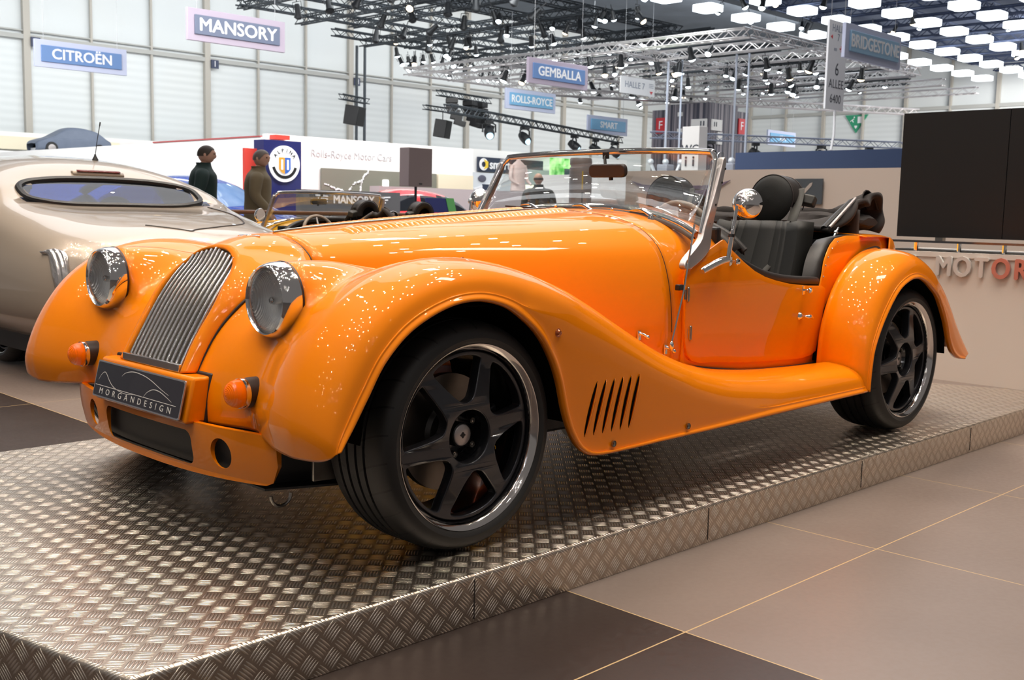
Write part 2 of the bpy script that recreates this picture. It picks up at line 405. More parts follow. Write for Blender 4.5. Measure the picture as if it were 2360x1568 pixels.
for i, (mt_, nm) in enumerate(((TS, 'side_skirt'), (TL, 'end_skirt'), (TS, 'side_skirt'), (TL, 'end_skirt'))):
    a, e = np.array(corners[i]), np.array(corners[(i+1) % 4]); ta, te = top[i], top[(i+1) % 4]
    b = MB(); rows = []
    for k in range(5):
        t = k/4*PI/2; f1 = 1-math.sin(t); z = H-r+r*math.cos(t) if False else H-r*(1-math.cos(PI/2-t)) if False else H-r*(1-math.cos(t))
        q = math.sin(t)
        rows.append([(*lerp(ta, a, q), z), (*lerp(te, e, q), z)])
    rows.append([(*a, 0.001), (*e, 0.001)])
    b.grid(rows); o_ = b.build(nm, mt_, plat, autos=180)
# seams between the plates on the near skirt and the deck
for x in (-0.12, 0.865, 1.85, 2.84): 
    b = MB(); b.box((x, -0.9855, H/2), (0.0022, 0.002, H-0.02))
    b.build('plate_joint', mat('dark_plate_seam', (0.04, 0.03, 0.025), 0.6), plat, smooth=False)
b = MB(); b.box((1.3, 0.05, 0.0), (4.6, 0.0015, 0.0002)); 
# ------------------------------------------------------------------ orange roadster
car = thing('roadster', 'bright orange open roadster with chrome grille and round headlamps on the tread plate platform', 'car')
BX = [-0.06, 0.2, 0.5, 0.8, 1.15, 1.4, 1.7, 2.0, 2.2, 2.4, 2.6, 2.8, 3.0, 3.15, 3.3]
BY = [0.335, 0.39, 0.455, 0.52, 0.600, 0.622, 0.634, 0.634, 0.624, 0.60, 0.575, 0.545, 0.50, 0.45, 0.38]
_bs = cr(np.c_[BX, BY], 8)
def bw(x): return float(np.interp(x, _bs[:, 0], _bs[:, 1]))
def bside(x, z): return bw(x)*(1-0.05*max(0, (z-0.55)/0.3)**2)-0.012*max(0, (0.45-z)/0.2)

# -- front wing -----------------------------------------------------
FC = [(-.470,.298),(-.482,.37),(-.462,.46),(-.415,.555),(-.343,.642),(-.24,.712),(-.12,.748),(0,.757),(.12,.746),(.25,.719),(.385,.673),(.465,.639),(.545,.601),(.63,.559),(.71,.52),(.78,.487),(.85,.457),(.94,.425),(1.03,.398),(1.2,.361),(1.45,.334),(1.75,.32),(2.04,.314)]
FE = [(-.447,.336),(-.436,.350),(-.408,.390),(-.372,.447),(-.32,.527),(-.24,.597),(-.13,.645),(-.033,.658),(.053,.643),(.12,.611),(.192,.558),(.242,.494),(.277,.424),(.305,.336),(.337,.269),(.378,.222),(.441,.199),(.58,.196),(.75,.198),(1.0,.200),(1.35,.204),(1.7,.209),(2.055,.213)]
FI = [(-.435,.198,.305),(-.430,.198,.36),(-.417,.198,.424),(-.393,.200,.476),(-.363,.205,.529),(-.328,.220,.579),(-.285,.243,.628),(-.20,.262,.680),(-.10,.270,.704),(0,.275,.708),(.13,.294,.686)]
for k in range(11, 23):
    x, z = FC[k]; FI.append((x, bw(x)-0.035 if k < 20 else bw(x)-0.02, z-0.03 if k < 16 else z-0.018))
# wing crown is inboard-levelled on the running board
def wing_grid(s, C_, E_, I_, nv=7, pod=True, yc=0.72, voff=0.066, vy0=0.46):
    C, E, I = [cr(a, nv) for a in (C_, E_, I_)]
    nr = len(C); rows = []
    for k in range(nr):
        t = C[min(k+1, nr-1)]-C[max(k-1, 0)]; t /= np.linalg.norm(t)+1e-9
        nin = np.array([t[1], -t[0]])              # inward normal of the profile
        f = k/nv
        c = C[k]; e = E[k]; D = e-c; d = np.linalg.norm(D)+1e-9; Du = D/d
        fade = np.clip((f-9)/5.0, 0, 1) if pod else 0.0
        vy = lerp(vy0, max(I[k][1]+0.05, 0.5), fade); off = lerp(voff, 0.026, fade)
        yi = I[k][1]
        cols = [(I[k][0], yi, I[k][2])]
        v2 = c+nin*off
        m = (np.array([I[k][0], I[k][2]])*0.45+v2*0.55)+nin*(-0.004)
        cols.append((m[0], lerp(yi, vy, 0.5), m[1]))
        cols.append((v2[0], vy, v2[1]))
        for q, h in ((0.35, 0.62), (0.68, 0.20)):
            p = c+nin*off*h; cols.append((p[0], lerp(vy, yc, q), p[1]))
        cols.append((c[0], yc, c[1]))
        sc = min(1.0, d/0.16)
        for y, h in ((.768, .006), (.808, .019), (.842, .044), (.864, .080), (.875, .125)):
            p = c+Du*h*sc; cols.append((p[0], yc+(y-.72), p[1]))
        yo = yc+.158
        for h in (0.5, ):
            hh = lerp(.125*sc, d-.03*sc, h); p = c+Du*hh; cols.append((p[0], yo, p[1]))
        for y, h in ((.879, .024), (.886, .012), (.886, .004)):
            p = c+Du*(d-h*sc); cols.append((p[0], yc+y-.72, p[1]))
        cols.append((e[0], yc+.158, e[1])); p = e-Du*0.004
        cols.append((p[0], yc+.145, p[1]))
        rows.append(cr(cols, 6)[:, :])
    G = np.array(rows)
    if pod:
        # headlamp fairing swept into the wing by a smooth union
        P = G.reshape(-1, 3); sel = (P[:, 0] < 0.16) & (P[:, 1] > 0.30) & (P[:, 1] < 0.66) & (P[:, 2] > 0.42)
        Q = P[sel]; dirx = Q[:, 0]-0.02; dirz = Q[:, 2]-0.2; L = np.hypot(dirx, dirz); dirx /= L; dirz /= L
        tb = np.zeros(len(Q)); done = np.zeros(len(Q), bool)
        for t in np.arange(0.34, -0.0005, -0.0015):
            x = Q[:, 0]+dirx*t; z = Q[:, 2]+dirz*t
            Rr = np.interp(x, [-.40, -.28, -.18, -.12, -.05, .05, .15], [.095, .099, .094, .084, .066, .035, .0])
            cz = np.interp(x, [-.36, -.1, .1], [.643, .648, .665])
            rho = np.hypot(Q[:, 1]-.473, z-cz)
            dp = np.maximum(rho-Rr, -.332-x)
            kk = 0.045; h = np.clip(0.5+0.5*(dp-t)/kk, 0, 1)
            sm = dp*(1-h)+t*h-kk*h*(1-h)
            hit = (~done) & (sm <= 0); tb[hit] = t; done |= hit
        # taper effect at the patch border
        Q2 = Q.copy(); Q2[:, 0] += dirx*tb; Q2[:, 2] += dirz*tb; P[sel] = Q2; G = P.reshape(G.shape)
        # light relaxation
        for it in range(2):
            A = G.copy(); A[1:-1, 1:-1] = (G[1:-1, 1:-1]*2+G[:-2, 1:-1]+G[2:, 1:-1]+G[1:-1, :-2]+G[1:-1, 2:])/6
            msk = np.zeros(G.shape[:2], bool); msk[:75, 2:30] = True; msk[0] = False; G[msk] = A[msk]
    G[:, :, 1] *= s
    return G
RC = [(2.05,.235),(2.05,.33),(2.065,.44),(2.11,.55),(2.18,.642),(2.28,.712),(2.40,.752),(2.50,.757),(2.60,.737),(2.70,.692),(2.79,.630),(2.87,.560),(2.94,.490),(3.01,.420),(3.08,.350),(3.13,.298)]
RE = [(2.076,.212),(2.082,.30),(2.102,.387),(2.171,.494),(2.27,.593),(2.36,.635),(2.44,.645),(2.521,.628),(2.60,.59),(2.659,.55),(2.74,.453),(2.787,.370),(2.82,.325),(2.855,.298),(2.90,.280),(2.96,.272)]
RI = [(2.18,.622,.22),(2.2,.622,.32),(2.205,.621,.41),(2.24,.619,.525),(2.31,.612,.626),(2.40,.60,.69),(2.50,.589,.73),(2.60,.577,.75),(2.72,.560,.755),(2.81,.542,.72),(2.88,.527,.66),(2.94,.512,.59),(3.0,.50,.52),(3.06,.48,.44),(3.11,.47,.37),(3.15,.46,.31)]
for s in (-1, 1):
    b = MB(); b.grid(wing_grid(s, FC, FE, FI))
    fw = b.build('front_wing', ORANGE, car, solid=0.004, offset=0, autos=180)
    b = MB(); b.grid(wing_grid(s, RC, RE, RI, pod=False, voff=0.012, vy0=0.66))
    rw = b.build('rear_wing', ORANGE, car, solid=0.004, offset=0, autos=180)
    # inner arch liners
    for (cx, r0, nm) in ((-0.03, 0.37, 'front'), (2.44, 0.37, 'rear')):
        b = MB(); rows = []
        for a in np.linspace(0.02, PI-(.10 if nm == 'front' else .02), 20):
            rows.append([(cx+r0*math.cos(a)*0.95, s*y, .30+min(r0*math.sin(a), 0.345 if nm == 'front' else 0.34)) for y in (0.42, 0.60, 0.865)])
        b.grid(rows)
        b.build('wheel_arch_liner', VOID, car, solid=0.003)
    # louvres in the wing side behind the front wheel
    for k in range(6):
        t = k/5
        top_ = np.array([lerp(.441, .632, t), lerp(.411, .415, t)]); bot_ = np.array([lerp(.391, .588, t), lerp(.258, .260, t)])
        u = (top_-bot_); L = np.linalg.norm(u); u /= L; nrm = np.array([-u[1], u[0]])
        g0 = []; g1 = []
        for q in np.linspace(0, 1, 15):
            p = bot_+u*L*q; wv = max(0.02, math.sin(PI*q))**0.35
            g0.append([(p[0]-nrm[0]*.0065*0, s*.8792, p[1]), (p[0]-nrm[0]*-.0001+nrm[0]*.0*wv-nrm[0]*0, s*.8792, p[1])])
            # raised shell: from flush front edge up to proud lip over the slit
            a_ = p-nrm*.015*wv
            g1.append([(a_[0], s*.8795, a_[1]), (p[0]-nrm[0]*.010*wv, s*(.8795+.004*wv), p[1]-nrm[1]*.010*wv), (p[0]-nrm[0]*.004*wv, s*(.8795+.0065*wv), p[1]-nrm[1]*.004*wv), (p[0]-nrm[0]*.001, s*(.8795+.007*wv), p[1])])
        b = MB(); b.grid(g1); lv = b.build('side_louvre', ORANGE, car, solid=0.001, autos=180)
        g2 = []
        for q in np.linspace(0.0, 1, 15):
            p = bot_+u*L*q; wv = max(0.0, math.sin(PI*q))**0.5
            g2.append([(p[0]-nrm[0]*.002, s*.8812, p[1]-nrm[1]*.002), (p[0]+nrm[0]*.0085*wv, s*.8812, p[1]+nrm[1]*.0085*wv)])
        b = MB(); b.grid(g2); b.build('louvre_slit', VOID, lv, solid=0.0006)
    # screws and side reflector stud
    for (x, z) in ((.517, .222), (.88, .228)):
        b = MB(); b.lathe([(.0001, .004), (.003, .0035), (.0035, .001), (.0075, .0025), (.0095, 0), (.0095, -.004)], 14, (x, s*.884, z), 'y'); 
        sc_ = b.build('screw', STEEL, car)
    b = MB(); b.lathe([(.0001, .010), (.006, .009), (.009, .004), (.012, .002), (.013, -.002)], 14, (.272, 0, .559), 'y')
    for i, v in enumerate(b.v): b.v[i] = (v[0], s*(.879+v[1]), v[2])
    b.build('side_repeater', mat('copper_lens', (.5, .12, .03), .15, .6, 1), car)
    # black piping between nose/bonnet and wing, and body/rear wing
    b = MB(); b.tube([(x-.002, s*y, z+.001) for x, y, z in FI[2:9]], .0045, 8, sub=5); b.build('wing_piping', PIPING, car)
    b = MB(); b.tube([(x, s*(y+.004), z+.002) for x, y, z in RI[0:12]], .0055, 8, sub=5)
    b.tube([(x, s*(bw(x)+.004), z) for x, z in ((.9,.44),(1.05,.39),(1.2,.362),(1.36,.337),(1.6,.311),(1.9,.300),(2.19,.297))], .005, 8, sub=4)
    b.build('wing_piping', PIPING, car)

# -- radiator cowl / nose -------------------------------------------
NI = [(-.452,.165,.428),(-.42,.160,.49),(-.388,.161,.545),(-.354,.166,.60),(-.322,.161,.65),(-.290,.149,.69),(-.268,.128,.715),(-.256,.105,.735),(-.248,.078,.748),(-.244,.052,.754),(-.242,.03,.757),(-.241,0,.758)]
NO = [(-.417,.200,.43),(-.393,.202,.476),(-.372,.205,.515),(-.342,.214,.560),(-.305,.233,.606),(-.245,.254,.655),(-.17,.264,.690),(-.105,.248,.708),(-.066,.217,.728),(-.060,.160,.765),(-.052,.08,.790),(-.047,0,.798)]
def full(Lh):
    a = [(x, -y, z) for x, y, z in Lh]; c = [(x, y, z) for x, y, z in Lh[:-1]][::-1]
    return a+c
ni, no = cr(full(NI), 6), cr(full(NO), 6)
rows = []
for k in range(len(ni)):
    p, q = ni[k], no[k]; L = np.linalg.norm(q-p)
    sgn = np.sign(p[1]) if abs(p[1]) > 1e-6 else 0
    up = min(1, abs(2*k/(len(ni)-1)-1)); top = 1-up   # 1 at the crown
    bul = np.array([-.014*(1-top), 0.006*sgn*(1-top), .011*top+.002])
    row = []
    inn = (q-p)/L
    row.append(p+inn*0.004+np.array([.016, 0, -.010])); row.append(p+inn*.0005+np.array([.004, 0, -.0035])); row.append(p+inn*.004+np.array([-.0015, 0, .002]))
    for t in (.12, .25, .4, .55, .7, .85, 1.0):
        row.append(lerp(p, q, t)+bul*4*t*(1-t))
    rows.append(row)
b = MB(); b.grid(rows); b.build('radiator_cowl', ORANGE, car, solid=0.003, offset=0, autos=180)
# winged emblem on the cowl top
b = MB()
em = [(0, -.062), (.010, -.045), (.013, -.02), (.016, 0), (.013, .02), (.010, .045), (0, .062), (-.005, .04), (-.012, .016), (-.014, 0), (-.012, -.016), (-.005, -.04)]
b.prism(em, 'z', 0, .004); b.sphere((0, 0, .003), .010, 12, 8, (1, 1, .5))
o_ = b.build('bonnet_badge', CHROME, car, bevel=.001); o_.location = (-.135, 0, .789); o_.rotation_euler = (0, -.16, 0)

# -- grille ----------------------------------------------------------
gz = [.43,.47,.51,.55,.59,.63,.67,.71,.735,.757]; gx = [-.449,-.429,-.407,-.384,-.360,-.334,-.304,-.270,-.254,-.240]
gw = [.163,.160,.158,.160,.163,.160,.152,.130,.105,.0]
def gxf(z): return interp(z, gz, gx)
gr = bpy.data.objects.new('grille', None); COL.objects.link(gr); gr.parent = car
for k in range(-6, 7):
    y = k*.0245*1.0
    def by(z): return y*(max(.125, interp(z, gz, gw))/.163)**.35
    ztop = max(z for z in np.linspace(.45, .757, 200) if abs(by(z)) <= interp(z, gz, gw)+.004)
    pts = [(gxf(z)+.002-.012*math.cos(k/8*1.2)+.010, by(z), z) for z in np.linspace(.446, ztop, 16)]
    b = MB(); b.tube(pts, .0054, 10, squash=1.0); b.build('grille_bar', GBAR, gr)
# fine mesh behind the bars
def mesh_mat():
    m = mat('grille_mesh', (.35, .32, .28), .3, 1.0); n, l, p = nodes(m)
    tc = n.new('ShaderNodeTexCoord'); sp = n.new('ShaderNodeSeparateXYZ'); l.new(tc.outputs['Object'], sp.inputs[0])
    def M(op, a, b_=None):
        q = n.new('ShaderNodeMath'); q.operation = op
        for i, v in enumerate((a, b_)):
            if v is None: continue
            if isinstance(v, (int, float)): q.inputs[i].default_value = v
            else: l.new(v, q.inputs[i])
        return q.outputs[0]
    a = M('ADD', sp.outputs[1], sp.outputs[2]); c = M('SUBTRACT', sp.outputs[1], sp.outputs[2])
    f1 = M('ABSOLUTE', M('SUBTRACT', M('FRACT', M('MULTIPLY', a, 125)), .5)); f2 = M('ABSOLUTE', M('SUBTRACT', M('FRACT', M('MULTIPLY', c, 125)), .5))
    wire = M('GREATER_THAN', M('MAXIMUM', f1, f2), .38)
    mx = n.new('ShaderNodeMix'); mx.data_type = 'RGBA'; l.new(wire, mx.inputs['Factor']); mx.inputs['A'].default_value = (.004, .004, .004, 1); mx.inputs['B'].default_value = (.5, .44, .36, 1)
    l.new(mx.outputs['Result'], p.inputs['Base Color']); l.new(wire, p.inputs['Metallic'])
    return m
b = MB(); rows = []
for z in np.linspace(.43, .755, 24):
    wv = interp(z, gz, gw)+.004
    rows.append([(gxf(z)+.014, y, z) for y in np.linspace(-wv, wv, 9)])
b.grid(rows); b.build('grille_mesh', mesh_mat(), gr)
b = MB(); b.box((-.449, 0, .440), (.012, .328, .022)); b.build('grille_base_strip', GBAR, gr, bevel=.002)

# -- plate box ---------------------------------------------------------
b = MB()
prof = [(-.468, .428), (-.494, .306), (-.425, .306), (-.405, .428)]
b.prism([(x, z) for x, z in prof], 'y', -.268, .268)
pb = b.build('number_plate_box', ORANGE, car, bevel=.008, bseg=3)
b = MB(); b.prism([(-.440, .304), (-.418, .304), (-.398, .436), (-.420, .436)], 'y', -.274, .274); b.build('box_gasket', PIPING, pb, bevel=.004)
pc = Vector((-.4905, 0, .368)); pz = Vector((.024, 0, .103)).normalized(); py = Vector((0, -1, 0))
PM = frame_m(pc, (0, -1, 0), pz)   # x right as read from the front, y up, normal forward
PM0 = PM
def plate_obj(name, poly, z0, z1, mt_, parent, bev=0):
    b = MB(); b.prism(poly, 'z', z0, z1); o = b.build(name, mt_, parent, smooth=False, bevel=bev)
    o.data.transform(PM0); return o
npo = plate_obj('number_plate', rrect(.512, .106, .006), .0, .004, mat('plate_silver_edge', (.62, .6, .62), .25, .8), car)
plate_obj('plate_face', rrect(.502, .097, .006), .004, .0048, mat('plate_black_face', (.025, .022, .030), .16, 0, .6), npo)
PW = mat('plate_silver_print', (.75, .72, .68), .4)
text_obj('plate_text', 'MORGANDESIGN', .0245, PW, PM0 @ Matrix.Translation((-.002, -.0345, .0050)), npo, .0003, 0, spacing=2.05, sx=1.28)
def stroke(pts, wd=.0022):
    c = cr(pts, 8); b = MB(); rows = []
    for i in range(len(c)):
        t = c[min(i+1, len(c)-1)]-c[max(i-1, 0)]; t = t/np.linalg.norm(t); n_ = np.array([-t[1], t[0]]); ww = wd*(.35+.65*math.sin(PI*i/(len(c)-1)))
        rows.append([(*(c[i]+n_*ww/2), .0052), (*(c[i]-n_*ww/2), .0052)])
    b.grid(rows); o = b.build('plate_line', PW, npo, smooth=False); o.data.transform(PM0)
stroke([(-.232, -.004), (-.220, .012), (-.205, .021), (-.190, .018), (-.160, -.002), (-.125, -.016), (-.06, -.024), (-.0, -.018)])
stroke([(-.095, .022), (-.075, .034), (-.03, .042), (.03, .039), (.08, .030), (.14, .014), (.185, .004)])
stroke([(.05, -.018), (.066, -.003), (.095, .008), (.13, .008), (.17, -.001), (.205, -.011)])
b = MB(); b.add([(-.245, -.0195, .0052), (.232, -.0195, .0052), (.232, -.0178, .0052), (-.245, -.0178, .0052)], [(0, 1, 2, 3)])
o_ = b.build('plate_line', PW, npo, smooth=False); o_.data.transform(PM0)

# -- lower front valance -------------------------------------------------
def vx(y): return -.478+.30*abs(y)**2.6+.0
def bent_block(name, x0, x1, z0, z1, ymax, ny, nz, mt_, parent, corner=.055):
    b = MB(); rows = []
    ys = np.linspace(-ymax, ymax, ny)
    def sec(y):
        e = ymax-abs(y); lift = 0
        if e < corner: lift = corner-math.sqrt(max(0, corner**2-(corner-e)**2))
        lift = min(lift, corner)
        zb = z0+lift+ .012*(abs(y)/ymax)**2
        f = []
        for z in np.linspace(zb, z1, nz): f.append((vx(y)+x0+ .02*((z1-z)/(z1-z0))**2*1.0, y, z))
        for z in np.linspace(z1, zb, nz): f.append((vx(y)+x1, y, z))
        return f
    G = [sec(y) for y in ys]; b.grid(G, cv=True)
    n_ = 2*nz; k = len(b.v)
    b.f.append(tuple(range(n_))[::-1]); b.m.append(0); b.f.append(tuple(range(k-n_, k))); b.m.append(0)
    return b.build(name, mt_, parent, autos=35)
va = bent_block('front_valance', 0, .016, .168, .312, .566, 49, 7, ORANGE, car)
cutters = []
def cutter(poly, mx=.2):
    b = MB(); b.prism(poly, 'x', -.7, -.2); o = b.build('cut', VOID, None, smooth=False); cutters.append(o)
cutter([(y, z) for y, z in rrect(.50, .095, .028, 6, 0, .238)])
for s in (-1, 1): cutter([(s*.372+.040*math.cos(a), .243+.040*math.sin(a)) for a in np.linspace(0, 2*PI, 28, endpoint=False)])
boolean(va, cutters)
va.data.polygons.foreach_set('use_smooth', [True]*len(va.data.polygons)); va.data.set_sharp_from_angle(angle=math.radians(35))
md = va.modifiers.new('b', 'BEVEL'); md.width = .006; md.segments = 3; md.limit_method = 'ANGLE'; md.angle_limit = math.radians(50)
b = MB()
b.grid([[(vx(y)+.030+.02*((.312-z)/.144)**2, y, z) for z in np.linspace(.185, .302, 6)] for y in np.linspace(-.44, .44, 20)])
b.build('intake_mesh', noisy(mat('intake_gauze', (.010, .010, .011), .7), (.03, .03, .03), 300, .8), va, solid=.004)
# undertray and towing loop
b = MB(); b.prism([(-.40, -.50), (-.15, -.60), (.30, -.62), (.30, .62), (-.15, .60), (-.40, .50)], 'z', .160, .166)
b.build('undertray', mat('black_undertray', (.02, .019, .018), .4), car, smooth=False)
b = MB(); b.prism([(-.36, -.46), (-.18, -.52), (-.18, .52), (-.36, .46)], 'z', .165, .28); b.build('front_crossmember', BLACK, car, smooth=False)
b = MB(); b.tube([(-.365+.03*math.cos(a), -.52, .150-.03*math.sin(a)) for a in np.linspace(0, PI, 12)], .0045, 8); b.build('towing_loop', STEEL, car)
b = MB(); b.prism([(-.33, .195), (-.24, .19), (-.21, .22), (-.21, .31), (-.33, .31)], 'y', -.612, -.604); b.build('wing_bracket', STEEL, car, bevel=.002)

# -- headlamps, indicators -------------------------------------------
for s in (-1, 1):
    hx, hy, hz = -.372, s*.473, .643
    hl = bpy.data.objects.new('headlamp', None); COL.objects.link(hl); hl.parent = car; hl.location = (hx, hy, hz)
    b = MB(); b.lathe([(.079, .004), (.0815, -.008), (.086, -.012), (.091, -.006), (.0955, .006), (.0985, .022), (.099, .038), (.094, .040), (.08, .02), (.079, .004)], 56, axis='x')
    b.build('chrome_bezel', CHROME, hl, autos=60)
    b = MB(); b.lathe([(.1, .038), (.1005, .043), (.0975, .045)], 48, axis='x'); b.build('bezel_gasket', PIPING, hl)
    b = MB(); b.lathe([(.080, .0), (.078, .008), (.070, .019), (.055, .029), (.035, .035), (.012, .037), (.0001, .037)], 48, axis='x'); b.build('reflector', REFLECT, hl)
    b = MB(); b.lathe([(.0001, .006), (.008, .008), (.011, .014), (.011, .037)], 20, axis='x'); b.build('bulb_shield', CHROME, hl)
    b = MB(); b.lathe([(.0815, -.004), (.078, -.0085), (.06, -.016), (.035, -.021), (.0001, -.023)], 48, axis='x'); b.build('lamp_lens', LENSGLASS, hl)
    il = bpy.data.objects.new('indicator', None); COL.objects.link(il); il.parent = car; il.location = (-.452, s*.4607, .4114)
    b = MB(); b.lathe([(.0355, .008), (.036, -.004), (.033, -.016), (.026, -.026), (.014, -.033), (.0001, -.035)], 36, axis='x')
    b.build('amber_lens', AMBER, il)
    b = MB(); b.lathe([(.035, .004), (.0385, .003), (.0395, .009), (.0385, .016), (.034, .016)], 36, axis='x'); b.build('chrome_ring', CHROME, il)
    b = MB(); b.lathe([(.0375, .014), (.0385, .03), (.0395, .085), (.036, .10)], 36, axis='x'); b.build('rubber_base', PIPING, il)

# -- bonnet -----------------------------------------------------------
SECF = [(.0,.798),(.06,.793),(.11,.783),(.15,.770),(.18,.755),(.205,.735),(.223,.700),(.237,.66),(.25,.60),(.26,.52),(.27,.44)]
SECR = [(.0,.893),(.15,.889),(.30,.874),(.41,.848),(.485,.812),(.537,.765),(.568,.705),(.588,.635),(.600,.56),(.605,.48),(.60,.36)]
def bsec(x):
    t = (x+.06)/1.21; t = max(0, t); ty = min(1, t)**.95; tz = t**.80 if t < 1 else 1+(t-1)*.35
    h = [(lerp(a[0], c[0], ty), lerp(a[1], c[1], tz)) for a, c in zip(SECF, SECR)]
    f = [(-y, z) for y, z in h[::-1]]+h[1:]
    if x > 1.155: f = [(y*(bw(x)-.006)/.605, z) for y, z in f]
    return cr(f, 4)
def surf_strip(xs, name, mt_, parent, **kw):
    b = MB(); b.grid([[(x, y, z) for y, z in bsec(x)] for x in xs]); return b.build(name, mt_, parent, **kw)
bon = surf_strip(np.linspace(-.056, 1.152, 40), 'bonnet', ORANGE, car, solid=.003, offset=-1, autos=180)
# dark shut gaps
for x in (-.0585, 1.1545):
    b = MB(); b.tube([(x, y, z-.0010) for y, z in bsec(x)][4:-4], .0018 if x < 0 else .0013, 6); b.build('shut_line', PIPING, car)
# centre hinge
b = MB(); zt = lambda x, y: float(np.interp(y, [q[0] for q in bsec(x)], [q[1] for q in bsec(x)]))
b.tube([(x, 0, zt(x, 0)+.002) for x in np.linspace(-.05, 1.15, 30)], .0042, 8); b.build('bonnet_hinge', STEEL, car)
# louvres: two rows either side
nl = 46
for s in (-1, 1):
    for row, yy in enumerate((.085, )):
        for k in range(nl):
            x = lerp(.13, 1.10, k/(nl-1)); y0, y1 = s*.075, s*.155
            b = MB(); G = []
            for q in np.linspace(0, 1, 7):
                y = lerp(y0, y1, q); wv = math.sin(PI*min(1, max(0, q)))**.5 if 0 < q < 1 else 0
                z0 = zt(x, y)+.0003
                G.append([(x-.002, y, z0), (x+.004, y, z0+.006*wv), (x+.010, y, z0+.0105*wv), (x+.0125, y, z0+.009*wv), (x+.013, y, z0)])
            b.grid(G); lo = b.build('bonnet_louvre', ORANGE, bon, autos=180)
            if k == 0: pass
# side catch studs on the bonnet
for s in (-1, 1):
    b = MB(); b.lathe([(.0001, .006), (.004, .005), (.005, 0)], 12, axis='y'); o_ = b.build('bonnet_stud', CHROME, car); o_.location = (.36, s*.40, .735)
    for (x, z) in ((1.017, .473), (1.128, .42)):
        cl = bpy.data.objects.new('bonnet_catch', None); COL.objects.link(cl); cl.parent = car; cl.location = (x, s*(bsec(x)[:, 0].max()), z)
        b = MB(); b.box((0, s*.003, 0), (.016, .006, .034)); b.build('catch_plate', CHROME, cl, bevel=.002)
        b = MB(); b.tube([(0, 0, .008), (.004, s*.02, .004), (.014, s*.028, -.004)], .0055, 10); b.sphere((.014, s*.028, -.004), .0085, 12, 8); b.build('catch_knob', CHROME, cl)

# -- scuttle ------------------------------------------------------------
scu = surf_strip(np.linspace(1.157, 1.50, 12), 'scuttle', ORANGE, car, solid=.003, offset=-1, autos=180)
# coaming roll along the dash edge and down over the sides
def scut_edge(t):
    pass
co = []
for y in np.linspace(-.585, .585, 25):
    a = abs(y)/.585
    z = float(np.interp(abs(y), [0, .15, .30, .41, .485, .54, .585], [.903, .900, .885, .862, .832, .798, .752])); x = 1.515+.10*(a**2.2)
    co.append((x, y, z))
b = MB(); b.tube(co, .016, 10, sub=2, squash=1.0)
rows = []
for (x, y, z) in cr(co, 2):
    rows.append([(x-.075, y*1.0, z-.004), (x-.04, y, z+.010), (x, y*.995, z+.012), (x+.02, y*.98, z-.015)])
b.grid(rows)
b.build('dash_roll', LEATHER, car, solid=.003)
